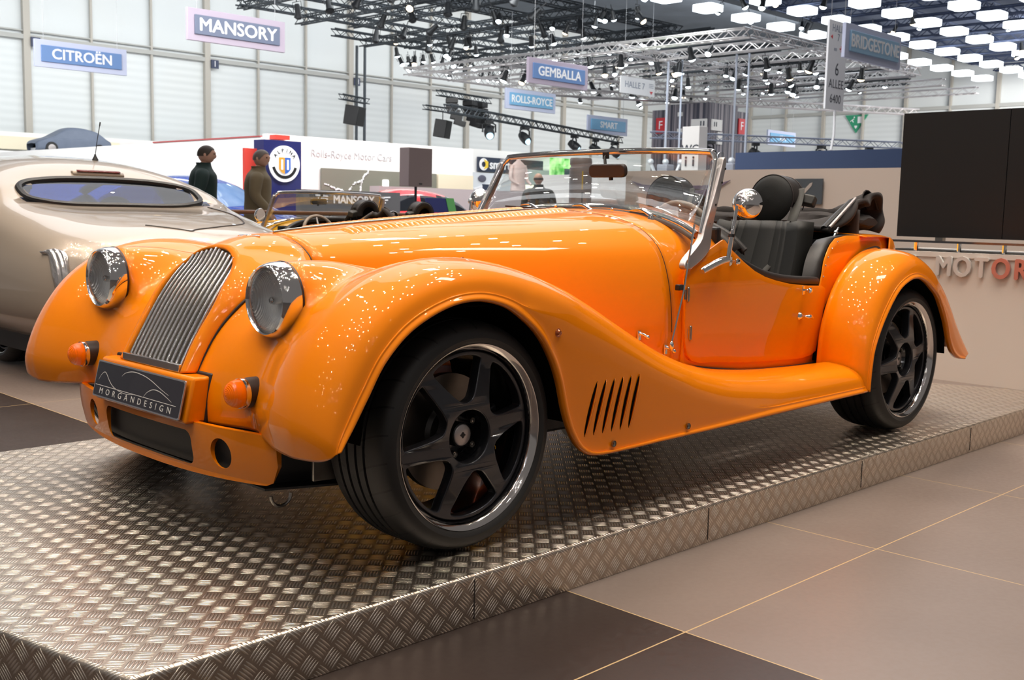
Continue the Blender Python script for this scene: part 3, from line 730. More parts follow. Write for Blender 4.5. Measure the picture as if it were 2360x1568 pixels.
# -- body sides, tub --------------------------------------------------
TX = [1.212, 1.22, 1.43, 1.5, 1.6, 1.7, 1.85, 2.10, 2.125, 2.145, 2.173, 2.215, 2.276, 2.394, 2.69, 2.85, 2.95, 3.02]
TZ = [.66, .67, .785, .735, .68, .645, .615, .600, .650, .702, .736, .772, .799, .810, .812, .810, .795, .76]
for s in (-1, 1):
    b = MB(); rows = []
    for x in list(np.linspace(1.213, 2.10, 40))+list(np.linspace(2.11, 3.02, 50)):
        zt_ = interp(x, TX, TZ)
        rows.append([(x, s*bside(x, z), z) for z in np.linspace(.24, zt_, 16)])
    b.grid(rows)
    bs = b.build('body_side', ORANGE, car, solid=.004, offset=-1 if s < 0 else -1, autos=180)
    # door
    DX = [1.209,1.224,1.278,1.362,1.430,1.440,1.48,1.546,1.61,1.677,1.745,1.846,1.991,2.10,2.135]
    DZ = [.676,.703,.732,.768,.796,.793,.756,.714,.681,.658,.643,.627,.615,.611,.600]
    LX = [1.209,1.215,1.232,1.26,1.30,1.4,1.58,1.98,2.06,2.10,2.135]; LZ = [.50,.44,.395,.372,.362,.357,.342,.326,.334,.352,.58]
    b = MB(); rows = []
    xs = sorted(set(list(np.linspace(1.209, 2.135, 60))+DX+LX))
    for x in xs:
        z0, z1 = interp(x, LX, LZ), interp(x, DX, DZ)
        if x < 1.22: z0 = max(z0-(0), .42 if x > 1.212 else .45)
        rows.append([(x, s*(bside(x, z)+.0065), z) for z in np.linspace(z0, z1, 16)])
    b.grid(rows); dr = b.build('door', ORANGE, car, solid=.010, offset=0, bevel=.003, autos=60)
    # padded roll along the door top
    pr = [(1.455,.792),(1.50,.752),(1.56,.717),(1.62,.692),(1.70,.668),(1.80,.651),(1.92,.640),(2.05,.634),(2.095,.632)]
    b = MB(); b.tube([(x, s*(bside(x, z)-.014), z-.004) for x, z in pr], [.006,.012,.016,.018,.019,.019,.019,.019,.018], 14, sub=5); b.build('door_top_roll', LEATHER, dr)
    for z in (.608, .472):
        hg = bpy.data.objects.new('door_hinge', None); COL.objects.link(hg); hg.parent = dr; hg.location = (1.218 if z > .5 else 1.238, s*(bside(1.22, z)+.014), z)
        b = MB(); b.tube([(0, 0, -.021), (0, 0, .021)], .0058, 10); b.sphere((0, 0, .021), .0058, 10, 6); b.sphere((0, 0, -.021), .0058, 10, 6); b.build('hinge_barrel', STEEL, hg)
        b = MB(); b.box((-.009, -s*.004, 0), (.012, .004, .034)); b.build('hinge_leaf', STEEL, hg)
    for (x, z) in ((1.463, .718), (1.955, .598)):
        st = bpy.data.objects.new('sidescreen_knob', None); COL.objects.link(st); st.parent = dr; st.location = (x, s*(bside(x, z)+.010), z)
        b = MB(); b.box((0, 0, 0), (.018, .006, .036)); b.build('knob_plate', CHROME, st, bevel=.002)
        b = MB(); b.lathe([(.0001, .036), (.008, .035), (.0125, .030), (.0125, .026), (.009, .021), (.005, .019), (.005, 0)], 20, axis='y')
        for i, v in enumerate(b.v): b.v[i] = (v[0]+.004, s*v[1], v[2])
        b.build('round_knob', CHROME, st)
    dh = bpy.data.objects.new('door_handle', None); COL.objects.link(dh); dh.parent = dr; dh.location = (1.935, s*(bside(1.93, .49)+.010), .497)
    b = MB(); b.lathe([(.0001, .012), (.008, .012), (.014, .006), (.017, 0)], 20, axis='y')
    for i, v in enumerate(b.v): b.v[i] = (v[0], s*v[1], v[2])
    b.build('handle_rose', CHROME, dh)
    b = MB(); b.tube([(0, s*.005, 0), (.004, s*.030, 0), (.018, s*.036, 0), (.040, s*.034, -.006)], [.006, .007, .009, .006], 12, sub=4); b.build('handle_lever', CHROME, dh)
    # leather trim behind the door and studs along the tub edge
    b = MB(); rows = []
    for x, z in ((2.105,.60),(2.12,.65),(2.145,.702),(2.173,.736),(2.215,.772),(2.276,.797),(2.394,.808),(2.6,.81)):
        y = bside(x, z); rows.append([(x-.001, s*(y-.006), z+.003), (x-.018, s*(y-.03), z+.004), (x-.030, s*(y-.07), z-.006), (x-.03, s*(y-.08), z-.08)])
    b.grid(rows); b.build('tub_trim', LEATHER, car, solid=.004)
    for x, z in ((2.128,.655),(2.150,.700),(2.178,.732),(2.222,.768),(2.285,.794)):
        b = MB(); b.sphere((x+.010, s*(bside(x, z)+.001), z-.010), .0045, 10, 6); b.build('trim_stud', CHROME, car)

# tail, rear deck
b = MB(); rows = []
TAIL = [(2.55,.812,.585),(2.75,.812,.553),(2.9,.806,.53),(2.98,.786,.51),(3.06,.74,.485),(3.14,.66,.455),(3.21,.56,.425),(3.26,.46,.40),(3.29,.36,.38),(3.29,.26,.36)]
for x, z, y in TAIL:
    if x < 2.8: z += .0
    rows.append([(x, -y, z-.02 if 0 else z-.006), (x, -y*.93, z+.002), (x, -y*.6, z+.012), (x, 0, z+.018), (x, y*.6, z+.012), (x, y*.93, z+.002), (x, y, z-.006)])
b.grid(cr(np.array(rows).reshape(len(rows), -1), 4).reshape(-1, 7, 3)); b.build('rear_deck', ORANGE, car, solid=.004, autos=180)
for s in (-1, 1):
    b = MB(); rows = []
    for x, z, y in cr(np.array(TAIL[2:]), 3): rows.append([(x, s*y, z-.004), (x-.02, s*(y+.01), z-.10), (x-.05, s*(y+.015), .26)])
    b.grid(rows); b.build('tail_side', ORANGE, car, solid=.004, autos=180)
b = MB(); b.box((1.9, 0, .23), (2.9, 1.04, .10)); b.build('chassis', BLACK, car, smooth=False, bevel=.01)
b = MB(); b.tube([(.75, -.50, .185), (1.6, -.52, .175), (2.1, -.54, .185)], .035, 12); b.build('side_exhaust', STEEL, car)
b = MB(); b.tube([(.45, -.76, .12), (.6, -.74, .17)], .02, 10); 

# -- interior ------------------------------------------------------------
b = MB(); b.box((2.0, 0, .33), (1.35, 1.12, .04)); b.box((2.62, 0, .56), (.06, 1.08, .46)); b.box((1.50, 0, .62), (.03, 1.10, .44)); b.box((2.02, 0, .42), (1.1, .14, .16))
b.build('cockpit_floor', BLACK, car, smooth=False, bevel=.01)
b = MB(); rows = [[(1.55, y, z) for z in np.linspace(.62, .865-.10*(abs(y)/.55)**3, 5)] for y in np.linspace(-.56, .56, 15)]; b.grid(rows); b.build('dashboard', LEATHER, car, solid=.02)
sw = bpy.data.objects.new('steering_wheel', None); COL.objects.link(sw); sw.parent = car; sw.location = (1.68, -.262, .78); sw.rotation_euler = (0, -.35, 0)
b = MB(); b.tube([(0, .155*math.cos(a), .155*math.sin(a)) for a in np.linspace(0, 2*PI, 32, endpoint=False)], .014, 10, closed=True)
b.build('wheel_rim', mat('tan_leather_rim', (.30, .24, .19), .5), sw)
b = MB()
for a in (PI/2, PI*7/6, PI*11/6): b.tube([(0, 0, 0), (0, .15*math.cos(a), .15*math.sin(a))], .009, 6)
b.lathe([(.0001, -.02), (.03, -.015), (.035, .01)], 20, axis='x'); b.build('wheel_spokes', SATIN, sw)
b = MB(); b.tube([(0, 0, 0), (-.16, 0, -.0)], .016, 8); b.build('steering_column', BLACK, sw)
for s in (-1, 1):
    st = bpy.data.objects.new('seat', None); COL.objects.link(st); st.parent = car; st.location = (0, s*.285, 0)
    # fluted backrest
    b = MB(); rows = []
    for t in np.linspace(0, 1, 12):
        z = lerp(.42, .845, t); x = lerp(2.10, 2.265, t); wv = .215-.03*t**3
        row = []
        for q in np.linspace(-1, 1, 51):
            fl = abs(math.sin(q*2.5*PI))**.5*.014 if abs(q) < .8 else 0
            bol = .045*max(0, (abs(q)-.62)/.38)**1.2 if abs(q) < .97 else .02
            row.append((x-fl-bol, q*wv, z))
        rows.append(row)
    b.grid(rows); b.build('backrest', SEATC, st, solid=.06, offset=-1, autos=80)
    b = MB(); rows = []
    for x in np.linspace(1.70, 2.14, 10):
        row = [(x, q*.22, .43-.05*((x-1.7)/.44)+abs(math.sin(q*2.5*PI))**.5*.012+.05*max(0, (abs(q)-.7)/.3)) for q in np.linspace(-1, 1, 41)]
        rows.append(row)
    b.grid(rows); b.build('seat_cushion', SEATC, st, solid=.06, offset=1, autos=80)
    # round roll-hoop headrest
    hr = bpy.data.objects.new('headrest', None); COL.objects.link(hr); hr.parent = st; hr.location = (2.265, 0, .957); hr.rotation_euler = (0, .10, 0)
    b = MB(); b.lathe([(.0001, -.022), (.05, -.019), (.085, -.010), (.102, .0), (.106, .004)], 48, axis='x'); b.build('headrest_face', SEATC, hr)
    b = MB(); rows = []
    for a in np.linspace(-.55*PI, .55*PI+0, 40):
        ca, sa = math.sin(a), math.cos(a)
        rows.append([(h, r_*ca, r_*sa+(0)) for r_, h in ((.106, .003), (.1085, .012), (.111, .05), (.110, .085), (.104, .095), (.06, .10))])
    b.grid(rows); b.build('hoop_cover', LEATHER, hr, solid=.003)
    for h, r_ in ((.004, .1075), (.092, .1105)):
        b = MB(); b.tube([(h, r_*math.sin(a), r_*math.cos(a)) for a in np.linspace(-.6*PI, .6*PI, 40)], .0025, 6); b.build('piping', PIPING, hr)
    # shoulder belt
    b = MB()
    pts = [(2.33, s*-.0-.10, 1.0), (2.30, -.115, .955), (2.24, -.13, .88), (2.19, -.12, .78), (2.12, -.08, .66), (2.06, -.02, .56), (2.0, .05, .47)]
    P_ = cr(pts, 5); b.grid([[(p[0], p[1]-.024, p[2]+.008), (p[0], p[1]+.024, p[2]-.0)] for p in P_]); b.build('seat_belt', mat('grey_belt', (.06, .058, .052), .7), st, solid=.002)
    b = MB(); b.box((2.34, -.135, .955), (.05, .07, .045), (.2, .3, .3)); b.build('belt_guide', mat('belt_guide_plastic', (.035, .033, .028), .5), st, bevel=.008)

# folded soft top behind the seats
hd = bpy.data.objects.new('folded_soft_top', None); COL.objects.link(hd); hd.parent = car
random.seed(11)
b = MB(); rows = []
for i, y in enumerate(np.linspace(-.52, .52, 27)):
    row = []
    for j, a in enumerate(np.linspace(0, 2*PI, 26, endpoint=False)):
        q = math.sin(y*31)*.006+math.sin(y*17+a*3)*.008+math.sin(a*7+y*9)*.007
        en = math.sqrt(max(0.02, 1-abs(y/.53)**6)); rx, rz_ = (.155+q)*en, (.050+q*.7)*en
        row.append((2.72+rx*math.cos(a), y*(1+.02*math.cos(a)), .868+rz_*math.sin(a)))
    rows.append(row)
b.grid(rows, cv=True); k = len(b.v); b.f.append(tuple(range(26))); b.m.append(0); b.f.append(tuple(range(k-26, k))); b.m.append(0)
b.build('folded_canvas', CANVAS, hd)
# bunched near side of the canvas
b = MB(); rows = []
prof = [(2.40,.825),(2.48,.845),(2.56,.885),(2.63,.93),(2.66,.955),(2.69,.965),(2.73,.945),(2.78,.98),(2.81,.992),(2.85,.975),(2.88,.935),(2.89,.89),(2.87,.855),(2.86,.82)]
up = cr(prof, 4)
for i, y in enumerate(np.linspace(-.50, -.30, 9)):
    sh = (i/8)
    rows.append([(x+.006*math.sin(k*.35+i*.9), y+.010*math.sin(k*.5), lerp(z, .86, sh**1.5)+.005*math.sin(k*.6+i*.8)) for k, (x, z) in enumerate(up)])
b.grid(rows); b.build('canvas_bunch', CANVAS, hd, solid=.02, offset=0, autos=50)
b = MB(); G = []
for t in np.linspace(0, 1, 8):
    G.append([(lerp(2.72, 2.89, q)+.02*math.sin(t*4), -.47+.05*t+.015*math.sin(q*6), .93+.085*math.sin(PI*min(1, q*1.25))*(1-.45*t)*(1 if q < .85 else .6)) for q in np.linspace(0, 1, 12)])
b.grid(G); b.build('canvas_flap', CANVAS, hd, solid=.006)
b = MB(); b.tube([(2.395, -.50, .842), (2.52, -.49, .905), (2.66, -.475, .972)], .007, 8); b.build('hood_stick', SATIN, hd)
b = MB(); b.tube([(2.405, -.47, .835), (2.53, -.46, .895), (2.67, -.45, .955)], .016, 8); b.build('hood_frame', BLACK, hd)
b = MB(); b.tube([(2.345, -.548, .790), (2.365, -.545, .820), (2.40, -.54, .842)], .004, 8); b.sphere((2.345, -.55, .788), .009); b.sphere((2.37, -.545, .822), .010); b.build('hood_catch', CHROME, hd)
b = MB(); b.tube([(2.36, y, .872+.012*math.cos(y*2)) for y in np.linspace(-.10, .50, 12)], .010, 8); 
b = MB(); G = []
for y in np.linspace(-.50, .50, 21): G.append([(2.66, y, z) for z in (.72, .78, .84, .90, .925+.004*math.sin(y*40))])
b.grid(G); b.build('tonneau_screen', CANVAS, hd, solid=.03)

# -- windscreen ----------------------------------------------------------
ws = bpy.data.objects.new('windscreen', None); COL.objects.link(ws); ws.parent = car
def wx(z): return 1.335+(z-.84)*.50
def wyk(z): return 1.0+.06*max(0, (1.11-z)/.28)
out = [(-.545, .815), (-.538, 1.05), (-.532, 1.085), (-.515, 1.106), (-.49, 1.113), (-.25, 1.122), (0, 1.124), (.25, 1.122), (.49, 1.113), (.515, 1.106), (.532, 1.085), (.538, 1.05), (.545, .815)]
b = MB(); b.tube([(wx(z), y*wyk(z)*1.02, z) for y, z in out], .0095, 10, sub=4, squash=1.3); b.build('chrome_frame', CHROME, ws)
bot = [(y*1.055, float(np.interp(abs(y), [0, .15, .30, .40, .48, .545], [.905, .902, .888, .868, .842, .812]))) for y in np.linspace(-.545, .545, 19)]
b = MB(); b.tube([(wx(z)-.004, y, z) for y, z in bot], .012, 10, sub=2, squash=1.3)
b.build('lower_rail', CHROME, ws)
b = MB(); rows = []
for y, z in cr(bot, 2): rows.append([(wx(z)-.030, y, z-.018), (wx(z)-.018, y, z-.004), (wx(z)-.006, y, z-.012)])
b.grid(rows); b.build('rail_seal', mat('rail_seal_rubber', (.10, .085, .075), .45), ws, solid=.004)
b = MB(); rows = []
for t in np.linspace(0, 1, 3):
    rows.append([(wx(lerp(zb, 1.115, t)), y, lerp(zb, lerp(1.124, 1.109, min(1, abs(y)/.5)), t)) for y, zb in bot])
b.grid(rows); b.build('windscreen_glass', GLASS, ws, solid=.004, offset=0)
for s in (-1, 1):
    pl = [(1.478,1.085),(1.463,1.089),(1.444,1.05),(1.395,.955),(1.330,.845),(1.303,.80),(1.255,.765),(1.205,.735),(1.183,.715),(1.183,.700),(1.198,.695),(1.245,.708),(1.315,.742),(1.350,.775),(1.370,.83),(1.428,.955),(1.471,1.05)]
    b = MB(); b.prism(cr(pl, 3, True), 'y', 0, s*.026); b.v = [(x, y+s*interp(z, [.70, .83, 1.09], [.606, .580, .553]), z) for x, y, z in b.v]
    po = b.build('screen_pillar', SATIN, ws, bevel=.003, autos=40)
    for x, z in ((1.468,1.05),(1.443,1.0),(1.398,.92),(1.355,.85),(1.198,.712)):
        b = MB(); b.lathe([(.0001, 0), (.004, .0), (.0045, -.001)], 10, (x, s*(interp(z, [.70, .83, 1.09], [.6325, .6065, .5795])), z), 'y'); b.build('pillar_hole', BLACK, po)
    # side tensioning rod
    b = MB(); b.tube([(1.225, s*.632, .850), (1.17, s*.637, .62), (1.122, s*.630, .445)], .0035, 8); b.sphere((1.122, s*.630, .437), .010, 10, 8, (1, 1, 1.6)); b.build('side_rod', CHROME, car)
    b = MB(); b.box((1.158, s*.628, .635), (.026, .02, .02)); b.build('rod_clip', BLACK, car, bevel=.003)
# wipers
for i, (y, z, tip) in enumerate(((.20, .882, .409), (-.084, .882, .129), (-.371, .868, -.131))):
    wp = bpy.data.objects.new('wiper', None); COL.objects.link(wp); wp.parent = car
    b = MB(); b.lathe([(.0001, .028), (.008, .026), (.011, .015), (.014, 0)], 14, (1.318, y, z-.012), 'z'); b.build('wiper_boss', CHROME, wp)
    b = MB(); b.tube([(1.318, y, z+.008), (1.328, y+.035, z+.022), (1.335, y+.07, z+.030), (1.342, y+.12, z+.026)], [.008, .0065, .005, .003], 8, sub=4); b.build('wiper_arm', CHROME, wp)
    b = MB(); b.tube([(1.343, y+.015, z+.012), (1.343, y+.21, z+.020)], .0042, 6); b.build('wiper_blade', mat('wiper_rubber', (.03, .018, .012), .35), wp)
for y in (.055, -.23, .30):
    b = MB(); b.sphere((1.265, y, zt(1.15, y)+.014), .006, 10, 6); b.build('washer_jet', CHROME, car)
# interior mirror
im = bpy.data.objects.new('interior_mirror', None); COL.objects.link(im); im.parent = ws; im.location = (1.41, -.084, 1.046); im.rotation_euler = (0, -.1, .08)
b = MB(); b.prism(rrect(.172, .052, .02, 5), 'x', -.014, .010); b.build('mirror_shell', mat('dark_mirror_shell', (.035, .03, .028), .3), im, bevel=.005)
b = MB(); b.tube([(-.004, .01, .02), (.01, .022, .05), (.02, .02, .062)], .006, 8); b.box((.018, .022, .058), (.014, .022, .026)); b.build('mirror_stalk', BLACK, im)
b = MB(); b.box((0, -.012, -.031), (.012, .012, .012)); b.build('dip_lever', BLACK, im)
# door mirrors
for s in (-1, 1):
    mr = bpy.data.objects.new('door_mirror', None); COL.objects.link(mr); mr.parent = car; mr.location = (1.452, s*.69, .925); mr.rotation_euler = (0, 0, s*-.25)
    b = MB(); b.lathe([(.0001, -.040), (.018, -.038), (.034, -.030), (.047, -.016), (.0535, .0), (.055, .010), (.0525, .014)], 36, axis='x'); b.build('mirror_dome', CHROME, mr)
    b = MB(); b.lathe([(.0001, .010), (.0525, .011)], 36, axis='x'); b.build('mirror_glass', mat('mirror_silver', (.85, .87, .9), .02, 1), mr)
    b = MB(); b.lathe([(.0001, -.052), (.010, -.050), (.013, -.042), (.013, -.032)], 16, (0, 0, -.004), 'x'); b.build('mirror_pivot', CHROME, mr)
    ar = bpy.data.objects.new('mirror_arm', None); COL.objects.link(ar); ar.parent = car
    b = MB(); b.tube([(1.400, s*.685, .918), (1.392, s*.683, .865), (1.380, s*.68, .80), (1.374, s*.675, .735)], [.006, .0065, .008, .009], 12, sub=3); b.build('upright', CHROME, ar)
    b = MB(); b.tube([(1.382, s*.68, .818), (1.380, s*.68, .808)], .0115, 12); b.build('arm_collar', BLACK, ar)
    b = MB(); b.tube([(1.378, s*.672, .730), (1.34, s*.664, .722), (1.275, s*.652, .697), (1.255, s*.650, .688)], [.013, .014, .013, .011], 12, sub=3); b.build('foot', CHROME, ar)

# -- wheels -----------------------------------------------------------
TR = .302
def tread():
    m = mat('tyre_rubber', (.016, .0155, .0155), .5); n, l, p = nodes(m)
    tc = n.new('ShaderNodeTexCoord'); sp = n.new('ShaderNodeSeparateXYZ'); l.new(tc.outputs['Object'], sp.inputs[0])
    def M(op, a, b_=None, c=None):
        q = n.new('ShaderNodeMath'); q.operation = op
        for i, v in enumerate((a, b_, c)):
            if v is None: continue
            if isinstance(v, (int, float)): q.inputs[i].default_value = v
            else: l.new(v, q.inputs[i])
        return q.outputs[0]
    ang = M('ARCTAN2', sp.outputs[2], sp.outputs[0]); ay = M('ABSOLUTE', sp.outputs[1])
    rr = M('SQRT', M('ADD', M('POWER', sp.outputs[0], 2.0), M('POWER', sp.outputs[2], 2.0)))
    ph = M('FRACT', M('ADD', M('MULTIPLY', ang, 26/(2*PI)), M('ADD', M('MULTIPLY', ay, 9.0), M('MULTIPLY', M('POWER', ay, 2.0), -30.0))))
    g1 = M('LESS_THAN', ph, .075); lim = M('MULTIPLY', M('GREATER_THAN', ay, .030), M('GREATER_THAN', rr, TR-.022))
    g1 = M('MULTIPLY', g1, lim)
    ph2 = M('FRACT', M('ADD', M('MULTIPLY', ang, 13/(2*PI)), M('MULTIPLY', ay, -10.0))); g2 = M('MULTIPLY', M('LESS_THAN', ph2, .04), M('MULTIPLY', M('LESS_THAN', ay, .06), M('GREATER_THAN', rr, TR-.01)))
    h = M('SUBTRACT', 1.0, M('MAXIMUM', g1, g2))
    bp = n.new('ShaderNodeBump'); bp.inputs['Distance'].default_value = .006; bp.inputs['Strength'].default_value = 1.0; l.new(h, bp.inputs['Height']); l.new(bp.outputs['Normal'], p.inputs['Normal'])
    mx = n.new('ShaderNodeMix'); mx.data_type = 'RGBA'; mx.inputs['A'].default_value = (.002, .002, .002, 1); mx.inputs['B'].default_value = (.019, .018, .0175, 1); l.new(h, mx.inputs['Factor']); l.new(mx.outputs['Result'], p.inputs['Base Color'])
    return m
TYRE = tread()
def wheel(parent, x, s, front):
    wh = bpy.data.objects.new('wheel', None); COL.objects.link(wh); wh.parent = parent; wh.location = (x, s*.840, .3020)
    if s > 0: wh.rotation_euler = (0, 0, PI)
    # local: outboard is -y, lip plane at y=0
    W_ = .225
    prof = [(.238, .004), (.2445, -.004), (.258, -.010), (.272, -.007), (.284, .001), (.292, .012), (.2965, .024), (.2995, .040)]
    mid = W_/2
    for g in (.062, .095, .130, .163):
        prof += [(.3015, g-.005), (.2955, g-.004), (.2955, g+.004), (.3015, g+.005)]
    prof += [(.2995, W_-.040+.0), (.2965, W_-.024), (.292, W_-.012), (.284, W_-.001), (.272, W_+.007), (.258, W_+.010), (.2445, W_+.004), (.238, W_-.004)]
    b = MB(); b.lathe(prof, 96, axis='y'); ty = b.build('tyre', TYRE, wh, autos=30); ty.data.transform(Matrix.Translation((0, -mid, 0))); ty.location = (0, mid, 0)
    b = MB(); b.lathe([(.2375, .014), (.2425, .004), (.2440, -.001), (.2425, -.0045), (.2395, -.0035), (.2360, .001), (.2300, .0045), (.2272, .010), (.225, .016)], 96, axis='y'); b.build('rim_lip', LIP, wh, autos=60)
    b = MB(); b.lathe([(.2255, .014), (.2195, .05), (.214, .10), (.214, .20)], 72, axis='y'); b.build('rim_barrel', BARREL, wh)
    # spoke disc from a filled 2D curve with six windows
    cu = bpy.data.curves.new('sp', 'CURVE'); cu.dimensions = '2D'; cu.fill_mode = 'BOTH'; cu.extrude = .013; cu.bevel_depth = .0035; cu.bevel_resolution = 2
    def loop(pts):
        sp_ = cu.splines.new('POLY'); sp_.points.add(len(pts)-1)
        for i, p in enumerate(pts): sp_.points[i].co = (p[0], p[1], 0, 1)
        sp_.use_cyclic_u = True
    loop([(.218*math.cos(a), .218*math.sin(a)) for a in np.linspace(0, 2*PI, 96, endpoint=False)])
    loop([(.073*math.cos(a), .073*math.sin(a)) for a in np.linspace(0, 2*PI, 48, endpoint=False)][::-1])
    for k in range(6):
        a0 = math.radians(40+60*k)
        pts = []
        ctr = [(.089, 0), (.092, .13), (.101, .235), (.121, .325), (.15, .385), (.18, .418), (.199, .432), (.210, .40), (.2135, .22), (.2135, 0)]
        half = cr([(r, t) for r, t in ctr], 4)
        lp = [(r, t) for r, t in half]+[(r, -t) for r, t in half[::-1][1:-1]]
        loop([(r*math.cos(a0+t), r*math.sin(a0+t)) for r, t in lp][::-1])
    to = bpy.data.objects.new('spt', cu); COL.objects.link(to); me = baked(to); bpy.data.objects.remove(to)
    me.transform(Matrix.Rotation(PI/2, 4, 'X'))
    for v in me.vertices:
        r = math.hypot(v.co.x, v.co.z); v.co.y += .040-.022*max(0, 1-abs(r-.10)/.09) if r < .19 else .040
    me.materials.clear(); me.materials.append(ANTHRA)
    so = bpy.data.objects.new('spoke_face', me); COL.objects.link(so); so.parent = wh
    me.polygons.foreach_set('use_smooth', [True]*len(me.polygons)); me.set_sharp_from_angle(angle=math.radians(35))
    b = MB(); b.lathe([(.0755, .030), (.0725, .034), (.068, .062), (.060, .070), (.0001, .070)], 40, axis='y'); b.build('hub_recess', BARREL, wh)
    b = MB(); b.lathe([(.0001, .0), (.026, .0), (.0290, .002), (.0305, .007), (.0305, .07)], 36, (0, .036, 0), 'y'); cap_ = b.build('centre_cap', SATIN, wh)
    b = MB(); b.lathe([(.0302, .038), (.0325, .040), (.0325, .070)], 36, axis='y'); b.build('cap_ring', BLACK, wh)
    b = MB(); y_ = .0352
    for (w1, h1) in ((.004, .016), (.016, .004)): b.box((0, y_, 0), (w1, .001, h1))
    for a in (PI/4, 3*PI/4): b.box((0, y_, 0), (.012, .001, .003), (0, a, 0))
    b.build('cap_cross', BLACK, cap_, smooth=False)
    for k in range(5):
        a = math.radians(36+72*k); b = MB(); b.lathe([(.0001, .0), (.004, .001), (.004, .006), (.0065, .006), (.0085, .002), (.0095, .006), (.0095, .026)], 12, (.0535*math.cos(a), .044, .0535*math.sin(a)), 'y'); b.build('wheel_bolt', STEEL, wh)
    # brake
    b = MB(); b.lathe([(.075, .095), (.155, .095), (.155, .118), (.075, .118)], 64, axis='y', closed=True); b.build('brake_disc', DISC, wh, autos=30)
    b = MB(); b.lathe([(.0001, .085), (.07, .085), (.08, .095), (.08, .12)], 32, axis='y'); b.build('disc_bell', mat('bell_grey', (.09, .085, .08), .4, .7), wh)
    b = MB(); pr_ = [(r*math.cos(a), r*math.sin(a)) for r, a in [(.165, math.radians(q)) for q in np.linspace(-38, 22, 14)]]+[(r*math.cos(a), r*math.sin(a)) for r, a in [(.112, math.radians(q)) for q in np.linspace(22, -38, 14)]]
    b.prism(pr_, 'y', .072, .125); ca_ = b.build('brake_caliper', BLACK, wh, bevel=.006)
    text_obj('caliper_text', 'RACING', .020, mat('yellow_print', (.75, .42, .02), .5), frame_m((.141, .0712, -.030), (.20, 0, -.98), (.98, 0, .20)), ca_, .0003, .0003)
    return wh
w0 = wheel(car, 0, -1, True)
def copy_wheel(x, s):
    r = dup_tree(w0, (x, s*.840, .3020), PI if s > 0 else 0); r.parent = car
copy_wheel(2.485, -1); copy_wheel(0, 1); copy_wheel(2.485, 1)
# ------------------------------------------------------------------ yellow roadster (same model) and pale coupe behind
yel = dup_tree(car, (3.67, 6.35, FZ), -PI/2, 'golden yellow open roadster parked behind the orange one, near a brown rail', None, {ORANGE: YELLOW})
yel.name = 'roadster'
from mathutils.bvhtree import BVHTree
coupe = thing('coupe', 'pale champagne fastback coupe seen from behind, left of the orange roadster', 'car', (1.30, 0, FZ))
CS = {
2.80: [(.50,.16),(.60,.28),(.62,.45),(.58,.56),(.50,.60),(.35,.625),(.18,.635),(0,.64)],
2.87: [(.62,.14),(.72,.26),(.74,.44),(.70,.58),(.60,.645),(.42,.68),(.2,.69),(0,.70)],
3.05: [(.70,.13),(.82,.25),(.84,.44),(.80,.60),(.70,.69),(.50,.735),(.25,.75),(0,.755)],
3.40: [(.74,.12),(.87,.25),(.89,.46),(.86,.62),(.78,.74),(.60,.80),(.3,.815),(0,.82)],
3.80: [(.75,.12),(.89,.25),(.91,.47),(.89,.64),(.83,.80),(.68,.875),(.33,.865),(0,.865)],
4.05: [(.75,.12),(.89,.25),(.91,.47),(.90,.67),(.85,.85),(.70,.975),(.40,1.0),(0,1.005)],
4.35: [(.75,.12),(.88,.25),(.90,.47),(.89,.68),(.83,.88),(.66,1.045),(.38,1.12),(0,1.14)],
4.80: [(.75,.12),(.87,.25),(.89,.47),(.88,.68),(.80,.88),(.62,1.07),(.38,1.165),(0,1.195)],
5.30: [(.75,.12),(.86,.25),(.88,.47),(.87,.68),(.78,.85),(.60,1.05),(.36,1.15),(0,1.18)],
5.80: [(.74,.12),(.85,.25),(.87,.47),(.86,.66),(.76,.80),(.58,.93),(.34,1.0),(0,1.02)],
6.30: [(.72,.13),(.82,.25),(.85,.45),(.84,.62),(.74,.74),(.52,.80),(.3,.83),(0,.84)],
6.90: [(.60,.16),(.68,.27),(.72,.40),(.70,.50),(.6,.60),(.42,.66),(.2,.68),(0,.69)]}
ys = sorted(CS); secs = []
for y in ys:
    h = CS[y]; f = [(-o, z) for o, z in h]+[(o, z) for o, z in h[::-1][1:]]
    secs.append(cr(f, 4))
A = np.array(secs); n2 = A.shape[1]
flat = cr(np.c_[np.array(ys)[:, None], A.reshape(len(ys), -1)], 8)
Gc = np.array([[(p[1+2*j], p[0], p[2+2*j]-FZ*0+.12-.12) for j in range(n2)] for p in flat])
Gc[:, :, 2] += .115   # height above the hall floor
b = MB(); b.v = [tuple(v) for v in Gc.reshape(-1, 3)]; nrw = len(Gc)
gl = MB(); wnd = []
for i in range(nrw-1):
    for j in range(n2-1):
        c = Gc[i:i+2, j:j+2].reshape(-1, 3).mean(0)
        rear = 3.80 < c[1] < 4.10 and abs(c[0]) < .575*(1 - .30*max(0, (c[1]-3.84)/.28)**3) and c[2] > .80
        front = 5.45 < c[1] < 6.05 and abs(c[0]) < .56 and c[2] > .93
        sidew = 4.75 < c[1] < 5.7 and abs(c[0]) > .60 and c[2] > .99
        fc = (i*n2+j, i*n2+j+1, (i+1)*n2+j+1, (i+1)*n2+j)
        if rear or front or sidew: gl.f.append(fc); gl.m.append(0)
        else: b.f.append(fc); b.m.append(0)
b.f.append(tuple(range(n2))); b.m.append(0)
shell = b.build('body_shell', CREAM, coupe, solid=.03, offset=-1, autos=180)
gl.v = list(b.v)
BLUEGLASS = mix_glass('blue_tinted_glass', (.09, .22, .60), .15)
gl.build('window_glass', BLUEGLASS, coupe, autos=180)
bvh = BVHTree.FromPolygons([Vector(v) for v in b.v], b.f+gl.f)
